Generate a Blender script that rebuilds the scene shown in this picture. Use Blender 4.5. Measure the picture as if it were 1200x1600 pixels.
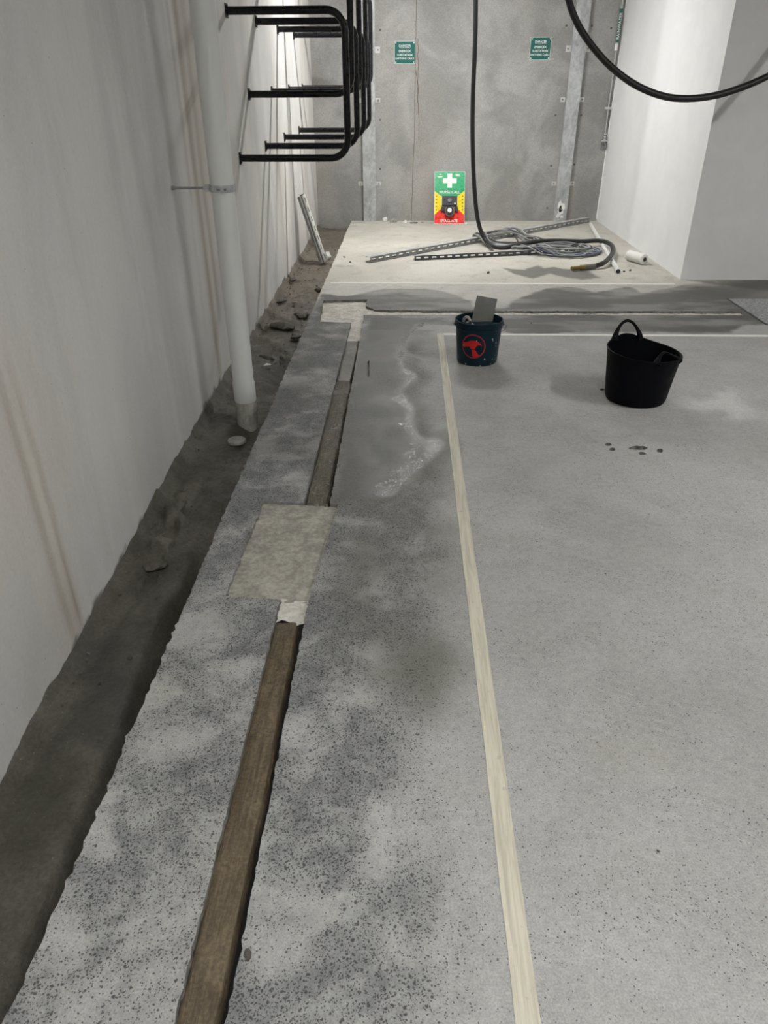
import bpy, bmesh, math, random
import numpy as np
from mathutils import Vector, Matrix
from mathutils.geometry import delaunay_2d_cdt

for o in list(bpy.data.objects):
    bpy.data.objects.remove(o)
scene = bpy.context.scene
COL = scene.collection
random.seed(7)

# ------------------------------------------------------------------ camera
PITCH, YAW, ROLL, FPX, CAMH = 0.533132, 0.031970, 0.004391, 1121.78, 1.55
def _axes():
    cp, sp, cy, sy = math.cos(PITCH), math.sin(PITCH), math.cos(YAW), math.sin(YAW)
    f = np.array([-sy*cp, cy*cp, -sp]); r = np.array([cy, sy, 0.0]); d = np.cross(f, r)
    c, s = math.cos(ROLL), math.sin(ROLL)
    return np.array([c*r + s*d, -s*r + c*d, f])
AX = _axes()
CAM = np.array([0, 0, CAMH])
cam_data = bpy.data.cameras.new('camera')
cam = bpy.data.objects.new('camera', cam_data)
COL.objects.link(cam)
cam_data.sensor_fit = 'VERTICAL'
cam_data.sensor_height = 32.0
cam_data.lens = FPX/1600*32.0
cam_data.clip_start = 0.05
R_, D_, F_ = AX
cam.matrix_world = Matrix(((R_[0], -D_[0], -F_[0], 0), (R_[1], -D_[1], -F_[1], 0), (R_[2], -D_[2], -F_[2], CAMH), (0, 0, 0, 1)))
scene.camera = cam

# ------------------------------------------------------------------ world, exposure, lamps
world = bpy.data.worlds.new('world'); scene.world = world
world.use_nodes = True
world.node_tree.nodes['Background'].inputs[0].default_value = (0.5, 0.5, 0.5, 1)
world.node_tree.nodes['Background'].inputs[1].default_value = 0.02
scene.view_settings.view_transform = 'Standard'
scene.view_settings.look = 'None'
scene.view_settings.gamma = 1
scene.view_settings.use_curve_mapping = False
scene.view_settings.exposure = 0.0
CEIL = 3.3
# tubes of the ceiling battens: x, y, turned along the bay, emission strength
LAMPS = [(0.25, 8.5, 0, 510, 'ceiling batten lamp above the substation cable signs'),
         (0.45, -0.3, 0, 380, 'ceiling batten lamp behind the photographer near the trench wall'),
         (3.7, 2.5, 1, 410, 'ceiling batten lamp over the parking bay right of the rubber tub'),
         (4.2, -1.6, 1, 220, 'ceiling batten lamp behind the photographer on the right')]

# pixel -> world on a plane
def ray(x, y):
    return AX.T @ np.array([(x-600)/FPX, (y-800)/FPX, 1.0])
def onz(x, y, z=0.0):
    d = ray(x, y); return CAM + d*((z-CAMH)/d[2])
def ony(x, y, Y):
    d = ray(x, y); return CAM + d*(Y/d[1])
def onx(x, y, X):
    d = ray(x, y); return CAM + d*(X/d[0])

# ------------------------------------------------------------------ numpy noise
_rs = np.random.RandomState(3)
_tab = _rs.rand(256, 256)
def vnoise(x, y):
    x = np.asarray(x, float); y = np.asarray(y, float)
    xi = np.floor(x).astype(int); yi = np.floor(y).astype(int)
    fx = x-xi; fy = y-yi
    fx = fx*fx*(3-2*fx); fy = fy*fy*(3-2*fy)
    g = lambda a, b: _tab[a & 255, b & 255]
    return (g(xi, yi)*(1-fx)+g(xi+1, yi)*fx)*(1-fy) + (g(xi, yi+1)*(1-fx)+g(xi+1, yi+1)*fx)*fy
def fbm(x, y, o=4):
    s = 0; a = 0.5; t = 0
    for i in range(o):
        s = s + a*vnoise(x*2**i+17.3*i, y*2**i+5.1*i); t += a; a *= 0.5
    return s/t
def sstep(a, b, v):
    t = np.clip((v-a)/(b-a), 0, 1); return t*t*(3-2*t)

# ------------------------------------------------------------------ mesh helpers
def tag(o, label=None, cat=None, group=None, kind=None):
    if label: o['label'] = label
    if cat: o['category'] = cat
    if group: o['group'] = group
    if kind: o['kind'] = kind
    return o
def link(o, parent=None):
    COL.objects.link(o)
    if parent is not None: o.parent = parent
    return o
def origin(o):
    p = Vector((0, 0, 0))
    while o is not None:
        p = p + o.location; o = o.parent
    return p
def empty(name, loc, label, cat, group=None):
    o = bpy.data.objects.new(name, None); o.location = Vector(loc); o.empty_display_size = 0.05
    link(o); return tag(o, label, cat, group)
def mk(name, vf, mat, parent=None, smooth=False, label=None, cat=None, group=None, kind=None, base=None):
    """vf in world coordinates; becomes one mesh object, origin at its parent's base (or at base)"""
    v, f = vf
    off = origin(parent) if parent is not None else Vector(base if base is not None else (0, 0, 0))
    v = np.asarray(v, float) - np.array(off)
    me = bpy.data.meshes.new(name)
    me.from_pydata([tuple(p) for p in v], [], [tuple(int(i) for i in q) for q in f])
    me.validate(); 
    if mat is not None: me.materials.append(mat)
    if smooth is True:
        for p in me.polygons: p.use_smooth = True
    me.update()
    o = bpy.data.objects.new(name, me)
    if parent is None: o.location = off
    link(o, parent)
    if smooth == 'auto':
        for p in me.polygons: p.use_smooth = True
        me.set_sharp_from_angle(angle=math.radians(35))
    return tag(o, label, cat, group, kind)
def join(*vfs):
    V = []; F = []
    for v, f in vfs:
        n = len(V); V += [tuple(p) for p in v]; F += [tuple(i+n for i in q) for q in f]
    return V, F
def xf(vf, M):
    return [tuple(M @ Vector(p)) for p in vf[0]], vf[1]
def box(x0, x1, y0, y1, z0, z1, bev=0.0, seg=2):
    bm = bmesh.new()
    bmesh.ops.create_cube(bm, size=1)
    for v in bm.verts:
        v.co = Vector((x0+(v.co.x+.5)*(x1-x0), y0+(v.co.y+.5)*(y1-y0), z0+(v.co.z+.5)*(z1-z0)))
    if bev > 0:
        bmesh.ops.bevel(bm, geom=bm.edges[:], offset=bev, segments=seg, affect='EDGES', profile=0.5)
    return grab(bm)
def grab(bm):
    bm.verts.index_update()
    r = [tuple(v.co) for v in bm.verts], [tuple(v.index for v in f.verts) for f in bm.faces]
    bm.free(); return r
def lathe(prof, n=48, c=(0, 0, 0), closed=False):
    V = []; F = []
    for r, z in prof:
        for i in range(n):
            a = 2*math.pi*i/n; V.append((c[0]+r*math.cos(a), c[1]+r*math.sin(a), c[2]+z))
    m = len(prof)
    for j in range(m if closed else m-1):
        k = (j+1) % m
        for i in range(n):
            F.append((j*n+i, j*n+(i+1) % n, k*n+(i+1) % n, k*n+i))
    if not closed:
        F.append(tuple(range(n-1, -1, -1))); F.append(tuple((m-1)*n+i for i in range(n)))
    return V, F
def catmull(pts, step):
    P = [Vector(p) for p in pts]; out = []
    P = [P[0]*2-P[1]]+P+[P[-1]*2-P[-2]]
    for i in range(1, len(P)-2):
        p0, p1, p2, p3 = P[i-1:i+3]
        n = max(1, int((p2-p1).length/step))
        for k in range(n):
            t = k/n
            out.append(0.5*((2*p1)+(p2-p0)*t+(2*p0-5*p1+4*p2-p3)*t*t+(3*p1-p0-3*p2+p3)*t**3))
    out.append(P[-2]); return out
def tube(path, r, n=10, closed=False, caps=True, sy=1.0):
    P = [Vector(p) for p in path]; m = len(P); V = []; F = []
    up = None
    rr = r if hasattr(r, '__len__') else [r]*m
    for i in range(m):
        a = P[(i-1) % m] if (closed or i) else P[i]; b = P[(i+1) % m] if (closed or i < m-1) else P[i]
        t = (b-a).normalized()
        if up is None:
            up = Vector((0, 0, 1)) if abs(t.z) < 0.9 else Vector((0, 1, 0))
        u = (up - t*up.dot(t)).normalized(); w = t.cross(u); up = u
        for k in range(n):
            an = 2*math.pi*k/n
            V.append(tuple(P[i]+u*(math.sin(an)*rr[i]*sy)+w*(math.cos(an)*rr[i])))
    for i in range(m if closed else m-1):
        j = (i+1) % m
        for k in range(n):
            F.append((i*n+k, i*n+(k+1) % n, j*n+(k+1) % n, j*n+k))
    if caps and not closed:
        F.append(tuple(range(n-1, -1, -1))); F.append(tuple((m-1)*n+k for k in range(n)))
    return V, F
def cyl(p0, p1, r, n=20): return tube([p0, p1], r, n)
def blob(c, s, seed, sub=2, amp=0.35):
    """irregular lump"""
    bm = bmesh.new(); bmesh.ops.create_icosphere(bm, subdivisions=sub, radius=1)
    rnd = random.Random(seed); d = [Vector((rnd.gauss(0, 1), rnd.gauss(0, 1), rnd.gauss(0, 1))).normalized() for _ in range(7)]
    w = [rnd.uniform(-amp, amp) for _ in d]; ph = [rnd.uniform(2, 5) for _ in d]
    rz = rnd.uniform(0, 6.28); ca, sa = math.cos(rz), math.sin(rz)
    for v in bm.verts:
        n = v.co.normalized(); k = 1+sum(a*math.sin(q*n.dot(e)+q) for a, e, q in zip(w, d, ph))*.5
        p = Vector((n.x*s[0], n.y*s[1], n.z*s[2]))*k
        v.co = Vector((c[0]+p.x*ca-p.y*sa, c[1]+p.x*sa+p.y*ca, c[2]+p.z))
    return grab(bm)
def prism(poly, axis_fn, t):
    """poly: 2D outline -> axis_fn(u,v,w) with w in (0,t)"""
    n = len(poly); V = [axis_fn(u, v, 0) for u, v in poly]+[axis_fn(u, v, t) for u, v in poly]
    F = [tuple(range(n-1, -1, -1)), tuple(range(n, 2*n))]+[(i, (i+1) % n, n+(i+1) % n, n+i) for i in range(n)]
    return V, F
def copy_tree(o, loc, label=None):
    c = o.copy(); COL.objects.link(c); c.location = Vector(loc)
    if label: c['label'] = label
    for ch in [x for x in bpy.data.objects if x.parent == o]:
        d = ch.copy(); COL.objects.link(d); d.parent = c
        for g in [x for x in bpy.data.objects if x.parent == ch]:
            e = g.copy(); COL.objects.link(e); e.parent = d
    return c
def text(name, s, size, mat, parent, M, ext=0.0008, align='CENTER'):
    cu = bpy.data.curves.new(name, 'FONT'); cu.body = s; cu.size = size; cu.align_x = align; cu.align_y = 'CENTER'; cu.extrude = ext
    cu.resolution_u = 3; cu.offset = size*0.012
    t = bpy.data.objects.new(name+'_src', cu); COL.objects.link(t)
    bpy.context.view_layer.update()
    me = bpy.data.meshes.new_from_object(t.evaluated_get(bpy.context.evaluated_depsgraph_get()))
    bpy.data.objects.remove(t); bpy.data.curves.remove(cu)
    me.name = name; me.transform(Matrix.Translation(-origin(parent)) @ M)
    me.materials.clear(); me.materials.append(mat)
    o = bpy.data.objects.new(name, me); return link(o, parent)

# ------------------------------------------------------------------ materials
class NT:
    def __init__(s, name):
        s.m = bpy.data.materials.new(name); s.m.use_nodes = True
        s.t = s.m.node_tree; s.b = s.t.nodes['Principled BSDF']
        s.co = s.t.nodes.new('ShaderNodeTexCoord').outputs['Object']
    def n(s, typ, **kw):
        nd = s.t.nodes.new('ShaderNode'+typ)
        for k, v in kw.items():
            if hasattr(nd, k): setattr(nd, k, v)
        return nd
    def put(s, sock, v):
        if hasattr(v, 'is_linked') or isinstance(v, bpy.types.NodeSocket): s.t.links.new(v, sock)
        elif isinstance(v, (tuple, list)) and len(v) == 3 and sock.type == 'RGBA': sock.default_value = (*v, 1)
        else: sock.default_value = v
    def scale(s, v, src=None):
        nd = s.n('Mapping'); s.put(nd.inputs['Vector'], src or s.co); nd.inputs['Scale'].default_value = v; return nd.outputs[0]
    def noise(s, sc, det=4, rough=.55, vec=None, dist=0):
        nd = s.n('TexNoise'); s.put(nd.inputs['Vector'], vec or s.co)
        nd.inputs['Scale'].default_value = sc; nd.inputs['Detail'].default_value = det; nd.inputs['Roughness'].default_value = rough
        nd.inputs['Distortion'].default_value = dist; return nd.outputs['Fac']
    def voro(s, sc, vec=None, feat='F1', out='Distance', rnd=1.0):
        nd = s.n('TexVoronoi', feature=feat); s.put(nd.inputs['Vector'], vec or s.co); nd.inputs['Scale'].default_value = sc
        nd.inputs['Randomness'].default_value = rnd; return nd.outputs[out]
    def ramp(s, v, a, b, c0=0.0, c1=1.0):
        nd = s.n('MapRange', interpolation_type='SMOOTHSTEP'); s.put(nd.inputs[0], v)
        for i, x in zip((1, 2, 3, 4), (a, b, c0, c1)): nd.inputs[i].default_value = x
        return nd.outputs[0]
    def math(s, op, a, b=0.0, c=0.0):
        nd = s.n('Math', operation=op); s.put(nd.inputs[0], a); s.put(nd.inputs[1], b); s.put(nd.inputs[2], c); return nd.outputs[0]
    def mul(s, a, b): return s.math('MULTIPLY', a, b)
    def mix(s, f, a, b, mode='MIX'):
        nd = s.n('MixRGB', blend_type=mode); s.put(nd.inputs[0], f); s.put(nd.inputs[1], a); s.put(nd.inputs[2], b); return nd.outputs[0]
    def attr(s, name):
        nd = s.n('Attribute'); nd.attribute_name = name; return nd.outputs['Fac']
    def bump(s, h, st=.3, d=.01):
        nd = s.n('Bump'); s.put(nd.inputs['Height'], h); s.put(nd.inputs['Strength'], st); nd.inputs['Distance'].default_value = d
        s.t.links.new(nd.outputs[0], s.b.inputs['Normal'])
    def fin(s, col, rough=.7, metal=0.0, spec=.5):
        s.put(s.b.inputs['Base Color'], col); s.put(s.b.inputs['Roughness'], rough); s.put(s.b.inputs['Metallic'], metal)
        s.put(s.b.inputs['Specular IOR Level'], spec); return s.m
MATS = {}
def plain(name, col, rough=.5, metal=0.0, var=.12, sc=14, bump=0.0, spec=.5):
    if name in MATS: return MATS[name]
    k = NT(name); f = k.noise(sc, 4)
    c = k.mix(f, tuple(x*(1-var) for x in col), tuple(min(1, x*(1+var)) for x in col))
    r = k.ramp(k.noise(sc*1.7, 3), .3, .7, max(.02, rough-.08), min(1, rough+.08))
    if bump: k.bump(k.noise(sc*6, 4), bump, .004)
    MATS[name] = k.fin(c, r, metal, spec); return MATS[name]

def concrete(name, c0, c1, sc=1.5, grain=70, vertical=False, rough=.8, bump=.15, pores=.0, warm=None):
    k = NT(name)
    vec = k.scale((1, 1, .22)) if vertical else k.co
    a = k.noise(sc, 6, .6, vec, .6)
    c = k.mix(k.ramp(a, .32, .68), c0, c1)
    if warm:
        w = k.noise(sc*.8, 4, .55, k.scale((1.3, 1.3, .3)))
        c = k.mix(k.ramp(w, .45, .72, 0, .55), c, warm)
    c = k.mix(.35, c, k.mix(k.ramp(k.noise(grain, 4, .65), .32, .68), (.25, .25, .25), (.75, .75, .75)), 'OVERLAY')
    if pores:
        p = k.ramp(k.voro(26), .03, .09, 1, 0); p = k.mul(p, k.ramp(k.noise(3, 2), .55, .6))
        c = k.mix(k.mul(p, pores), c, (.05, .05, .045))
    k.bump(k.math('ADD', k.noise(grain, 3), k.mul(k.noise(sc*5, 4), 1.5)), bump, .006)
    return k.fin(c, rough)

def floor_material():
    k = NT('floor_concrete')
    wet, damp, pad, pale, rim, agg = (k.attr(a) for a in ('wet', 'damp', 'pad', 'pale', 'rim', 'agg'))
    n1 = k.noise(1.1, 6, .6, None, .5); n2 = k.noise(5, 5, .6, None, .4); n5 = k.noise(14, 5, .65, None, .6)
    n3 = k.ramp(k.noise(45, 5, .7), .32, .68); n4 = k.ramp(k.noise(210, 3, .6), .3, .7)
    c = k.mix(k.ramp(n1, .3, .7), (.315, .312, .298), (.44, .438, .425))
    c = k.mix(k.ramp(k.noise(2.3, 5, .6), .52, .72, 0, .45), c, (.35, .335, .29))
    c = k.mix(k.ramp(n5, .55, .72, 0, .2), c, (.29, .288, .272))
    # scuffed arcs left by the power trowel
    wv = k.n('TexWave', wave_type='RINGS', rings_direction='Z'); k.put(wv.inputs['Vector'], k.co); wv.inputs['Scale'].default_value = 9; wv.inputs['Distortion'].default_value = 14
    wv.inputs['Detail'].default_value = 3; wv.inputs['Detail Scale'].default_value = .35
    arc = k.mul(k.ramp(wv.outputs['Fac'], .7, .95), k.ramp(n2, .5, .65, 0, .16)); c = k.mix(arc, c, (.55, .54, .51))
    # rubbed, exposed aggregate: blue grey with dark stones
    blue = k.mix(k.ramp(n5, .35, .65), (.115, .119, .124), (.20, .203, .203))
    ag = k.mul(agg, k.ramp(k.math('ADD', k.mul(n1, .5), k.mul(n2, .5)), .40, .56))
    c = k.mix(k.mul(ag, .85), c, blue)
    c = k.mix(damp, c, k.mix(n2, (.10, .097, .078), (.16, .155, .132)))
    padc = k.mix(k.ramp(n1, .3, .7), (.45, .43, .375), (.57, .55, .49))
    padc = k.mix(k.ramp(n2, .54, .68, 0, .45), padc, (.34, .32, .27))
    c = k.mix(pad, c, padc)
    wetc = k.mix(k.ramp(n2, .38, .6), (.040, .037, .028), (.080, .081, .077))
    c = k.mix(wet, c, wetc)
    c = k.mix(pale, c, (.62, .62, .60))
    rim = k.mul(rim, k.mul(k.ramp(k.noise(55, 5, .75), .36, .62, .35, 1), k.ramp(n5, .3, .6, .6, 1)))
    # grain and stones
    c = k.mix(.14, c, k.mix(n3, (.2, .2, .2), (.8, .8, .8)), 'OVERLAY')
    c = k.mix(.26, c, k.mix(n4, (.2, .2, .2), (.8, .8, .8)), 'OVERLAY')
    jit = k.n('TexNoise'); k.put(jit.inputs['Vector'], k.co); jit.inputs['Scale'].default_value = 60
    vec = k.mix(.012, k.co, jit.outputs['Color'], 'ADD')
    dens = k.math('ADD', k.mul(ag, .62), k.mul(agg, k.ramp(n2, .40, .65, .10, .34)))
    sp = None
    for sc, th, off in ((58, .26, .10), (105, .34, .0), (190, .40, -.08)):
        v = k.voro(sc, vec); pick = k.n('RGBToBW'); k.put(pick.inputs[0], k.voro(sc, vec, out='Color'))
        sel = k.ramp(k.math('SUBTRACT', dens, k.math('MULTIPLY_ADD', pick.outputs[0], .85, off)), -.08, .02)
        q = k.mul(k.ramp(v, th*.55, th, 1, 0), sel); sp = q if sp is None else k.math('MAXIMUM', sp, q)
    c = k.mix(k.mul(sp, .85), c, (.028, .029, .031))
    w = k.voro(31); c = k.mix(k.mul(k.ramp(w, .03, .06, 1, 0), .35), c, (.62, .60, .56))
    r = k.ramp(n2, .3, .7, .62, .78)
    r = k.math('SUBTRACT', r, k.mul(damp, .15))
    r = k.math('SUBTRACT', r, k.mul(wet, .17))
    r = k.math('SUBTRACT', r, k.mul(rim, .42))
    r = k.math('MAXIMUM', r, .15)
    h = k.math('ADD', k.mul(n3, .6), k.mul(n4, .6))
    h = k.math('SUBTRACT', h, k.mul(sp, .8))
    k.bump(h, k.math('MULTIPLY_ADD', rim, -.04, .2), .004)
    return k.fin(c, r)

def mud_material():
    k = NT('wet_mud')
    n = k.noise(5, 6, .6); g = k.noise(75, 5, .68)
    c = k.mix(k.ramp(n, .35, .65), (.072, .066, .050), (.125, .115, .092))
    c = k.mix(k.ramp(k.noise(1.7, 3), .5, .66, 0, .7), c, (.055, .052, .044))
    c = k.mix(k.attr('brown'), c, (.155, .13, .10))
    c = k.mix(.4, c, k.mix(k.ramp(g, .32, .68), (.2, .2, .2), (.8, .8, .8)), 'OVERLAY')
    w = k.voro(38); c = k.mix(k.mul(k.ramp(w, .04, .08, 1, 0), .6), c, (.42, .40, .35))
    k.bump(k.math('ADD', g, k.mul(n, 1.2)), .8, .012)
    return k.fin(c, k.ramp(k.noise(4, 4), .4, .6, .36, .65))

def wood_material(name, c0, c1, rough0, rough1, bump=.5):
    k = NT(name)
    v = k.scale((30, 2.2, 1)); n = k.noise(2.6, 9, .7, v, 1.6); n2 = k.noise(3.5, 5)
    c = k.mix(k.ramp(n, .3, .7), c0, c1)
    c = k.mix(k.ramp(n2, .5, .75, 0, .6), c, tuple(x*.55 for x in c0))
    c = k.mix(k.ramp(k.noise(9, 5, .65, None, 1), .5, .68, 0, .55), c, tuple(x*1.35 for x in c1))
    c = k.mix(.4, c, k.mix(k.ramp(k.noise(110, 3), .3, .7), (.2, .2, .2), (.8, .8, .8)), 'OVERLAY')
    k.bump(k.math('ADD', n, k.mul(k.noise(40, 5, .65), 1.0)), bump, .014)
    return k.fin(c, k.ramp(n2, .35, .65, rough0, rough1))

def wall_material():
    k = NT('left_wall_concrete')
    v = k.scale((1, 1, .25))
    a = k.noise(1.3, 6, .6, v, .7); b = k.noise(6, 5, .6, k.scale((1, 1, .12)))
    c = k.mix(k.ramp(a, .3, .7), (.54, .535, .52), (.71, .705, .685))
    c = k.mix(k.ramp(k.noise(1.1, 4, .55, k.scale((1, 1.2, .35))), .48, .7, 0, .5), c, (.63, .58, .51))
    c = k.mix(k.ramp(b, .5, .75, 0, .3), c, (.43, .43, .42))
    c = k.mix(k.attr('rust'), c, k.mix(b, (.34, .25, .155), (.26, .2, .14)))
    c = k.mix(k.attr('pale'), c, (.66, .62, .54))
    c = k.mix(k.attr('grime'), c, (.09, .085, .07))
    c = k.mix(.3, c, k.mix(k.noise(80, 3), (.25, .25, .25), (.75, .75, .75)), 'OVERLAY')
    p = k.mul(k.ramp(k.voro(17), .02, .05, 1, 0), .7); c = k.mix(p, c, (.12, .11, .1))
    k.bump(k.math('ADD', k.noise(70, 3), k.mul(b, 2)), .14, .006)
    return k.fin(c, .72)

def galv(name='galvanised_steel', base=(.56, .58, .59)):
    if name in MATS: return MATS[name]
    k = NT(name)
    n = k.noise(7, 6, .65, k.scale((1, 1, .5)), .8); v = k.voro(30, out='Color')
    bw = k.n('RGBToBW'); k.put(bw.inputs[0], v)
    c = k.mix(k.ramp(n, .3, .7), tuple(x*.68 for x in base), tuple(x*1.12 for x in base))
    c = k.mix(.3, c, bw.outputs[0], 'SOFT_LIGHT')
    MATS[name] = k.fin(c, k.ramp(n, .3, .7, .36, .55), .4); return MATS[name]

M_floor = floor_material(); M_mud = mud_material(); M_wall = wall_material()
M_back = concrete('back_wall_concrete', (.27, .267, .258), (.41, .405, .392), 1.6, 130, False, .75, .06, .5, (.37, .35, .31))
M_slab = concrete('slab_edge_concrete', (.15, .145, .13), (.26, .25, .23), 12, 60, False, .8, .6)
M_ceil = concrete('ceiling_concrete', (.5, .5, .49), (.58, .58, .57), 1.0, 50)
M_white = concrete('white_paint', (.86, .86, .865), (.90, .90, .905), 3, 200, False, .5, .05)
M_patch = concrete('patch_mortar', (.26, .25, .215), (.40, .385, .335), 14, 60, False, .8, .7)
M_mortar = concrete('pale_mortar', (.46, .44, .39), (.66, .64, .58), 16, 60, False, .85, .5)
M_line = None
def line_material():
    k = NT('cream_road_paint')
    n = k.noise(3, 6, .65, k.scale((30, 1.4, 1)), .8)
    c = k.mix(k.ramp(n, .3, .65), (.46, .43, .34), (.63, .60, .49))
    c = k.mix(k.ramp(k.noise(40, 4), .62, .75, 0, .6), c, (.36, .35, .31))
    k.bump(n, .5, .005)
    return k.fin(c, .65)
M_line = line_material()
M_linew = plain('white_road_paint', (.72, .71, .67), .6, 0, .12, 9)
M_wood1 = wood_material('muddy_timber', (.060, .044, .026), (.155, .118, .072), .38, .66)
M_wood2 = wood_material('wet_timber', (.07, .062, .045), (.15, .135, .10), .10, .30, .6)
M_wood3 = wood_material('grey_wet_timber', (.10, .095, .075), (.15, .14, .115), .35, .6, .3)
M_pvc = plain('grey_pvc', (.74, .75, .73), .42, 0, .07, 6)
M_pvcdirt = concrete('muddy_pvc', (.30, .29, .25), (.42, .41, .37), 9, 50, True, .6)
M_black = plain('black_powder_coat', (.005, .005, .007), .32, 0, .2, 20, 0, .35)
M_rubber = plain('black_rubber', (.012, .012, .013), .45, 0, .3, 30, .1)
M_tub = plain('black_tub_plastic', (.002, .0023, .004), .55, 0, .25, 12, 0, .1)
M_galv = galv()
M_galvd = galv('dull_steel', (.30, .31, .31))
M_teal = plain('teal_enamel', (.012, .125, .105), .4, 0, .08)
M_wtext = plain('white_lettering', (.85, .86, .84), .5, 0, .03)
M_green = plain('sign_green', (.0, .38, .14), .3, 0, .05)
M_yellow = plain('sign_yellow', (.88, .70, .0), .3, 0, .05)
M_red = plain('sign_red', (.80, .03, .02), .3, 0, .05)
M_dark = plain('dark_plastic', (.025, .027, .03), .35, 0, .2)
M_chrome = plain('chrome', (.7, .7, .72), .15, 1.0, .05)
M_brass = plain('tarnished_brass', (.30, .22, .09), .4, .8, .25)
M_bucket = plain('navy_plastic', (.003, .020, .032), .42, 0, .25, 10, 0, .25)
M_emblem = plain('emblem_red', (.55, .012, .01), .45, 0, .25, 24)
M_ring = plain('emblem_ring', (.34, .02, .03), .45, 0, .3, 24)
M_cable = plain('grey_cable', (.30, .31, .31), .4, .1, .35, 4)
M_cabled = plain('dark_cable', (.06, .06, .065), .45, 0, .4, 4)
M_cableb = plain('blue_cable', (.10, .11, .2), .45, 0, .3, 4)
M_stone = concrete('broken_concrete', (.30, .285, .25), (.5, .48, .43), 20, 80, False, .85, .5)
M_clod = concrete('mud_clod', (.055, .05, .038), (.12, .108, .085), 18, 80, False, .6, .8)
M_paper = plain('white_paper', (.80, .79, .75), .6, 0, .05)
M_trowel = plain('dull_trowel_steel', (.20, .20, .19), .45, .55, .3, 20)
def emit():
    k = NT('lamp_diffuser'); k.put(k.b.inputs['Emission Color'], (1.0, .99, .965)); return k
M_lamphouse = plain('lamp_housing', (.8, .8, .8), .4)

# ------------------------------------------------------------------ the setting
EDGE = -0.76; WALLX = -1.21; BACKY = 10.42; XR = 8.0; YF = -4.0
rng = np.random.RandomState(11)
def rough_line(a, b, step=.03, amp=.004, lo=.25):
    a = np.array(a, float); b = np.array(b, float); L = np.linalg.norm(b-a); n = max(2, int(L/step))
    nrm = np.array([-(b-a)[1], (b-a)[0]])/L
    t = np.linspace(0, 1, n+1)[:-1]
    j = rng.normal(0, amp*.6, n) + amp*.7*(vnoise(t*L/lo+a[0]*9, np.full(n, a[1]*7+b[1]))-.5)*2
    j[0] = 0
    return [tuple(a+(b-a)*tt+nrm*jj) for tt, jj in zip(t, j)]
def rough_poly(pts, amp=.004, step=.018):
    out = []
    for i in range(len(pts)): out += rough_line(pts[i], pts[(i+1) % len(pts)], step, amp)
    return out
GL, GR = -0.432, -0.332
groove1 = rough_poly([(GL, 2.02), (GL, -1.5), (GR, -1.5), (GR, 2.02)], .0025, .02)
patch1 = rough_poly([(-.630, 2.025), (-.333, 2.005), (-.283, 2.685), (-.612, 2.705)], .0035)
groove2 = rough_poly([(GL+.01, 5.52), (GL-.005, 2.69), (GR+.012, 2.69), (GR, 5.52)], .0025)
patch2 = rough_poly([(-.665, 5.50), (-.325, 5.48), (-.335, 6.19), (-.705, 6.15)], .005)
slot = rough_poly([(-.34, 5.70), (.3, 5.715), (1.2, 5.735), (2.66, 5.74), (2.68, 5.86), (1.2, 5.845), (.3, 5.84), (-.26, 5.86), (-.34, 5.98)], .006)
def px_ellipse(cx, cy, rx, ry, n=10, seed=0):
    r = np.random.RandomState(seed)
    return [tuple(onz(cx+rx*math.cos(t)*r.uniform(.85, 1.12), cy+ry*math.sin(t)*r.uniform(.85, 1.12))[:2]) for t in np.linspace(0, 2*math.pi, n, endpoint=False)]
pits = [px_ellipse(950.5, 694.5, 5.5, 2.6, 9, 1), px_ellipse(956.5, 702, 5, 2.8, 9, 2), px_ellipse(997, 700, 15, 3.6, 14, 3),
        px_ellipse(1003.5, 708.5, 5.5, 2.5, 9, 4), px_ellipse(1031, 704, 5.5, 3.6, 9, 5), px_ellipse(941, 608.5, 4, 1.8, 8, 6),
        px_ellipse(575.5, 577, 2.2, 15, 12, 7)]
holes = [('groove', groove1), ('patch1', patch1), ('groove', groove2), ('patch2', patch2), ('slot', slot)] + [('pit', p) for p in pits]
outer = rough_line((EDGE, BACKY), (EDGE, YF), .02, .005, .4) + [(EDGE, YF), (XR, YF), (XR, BACKY)]

def inpoly(px, py, poly):
    P = np.array(poly); r = np.zeros(len(px), bool)
    x0, y0 = P[:, 0], P[:, 1]; x1, y1 = np.roll(x0, -1), np.roll(y0, -1)
    for a, b, c, d in zip(x0, y0, x1, y1):
        if b == d: continue
        m = (b > py) != (d > py)
        r ^= m & (px < (c-a)*(py-b)/(d-b)+a)
    return r
def sdf(px, py, poly):
    P = np.array(poly); d = np.full(len(px), 1e9)
    for i in range(len(P)):
        a = P[i]; e = P[(i+1) % len(P)]-a
        t = np.clip(((px-a[0])*e[0]+(py-a[1])*e[1])/(e@e+1e-12), 0, 1)
        d = np.minimum(d, np.hypot(px-a[0]-t*e[0], py-a[1]-t*e[1]))
    return np.where(inpoly(px, py, poly), d, -d)
def pxpoly(pts): return [tuple(onz(x, y)[:2]) for x, y in pts]

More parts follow.
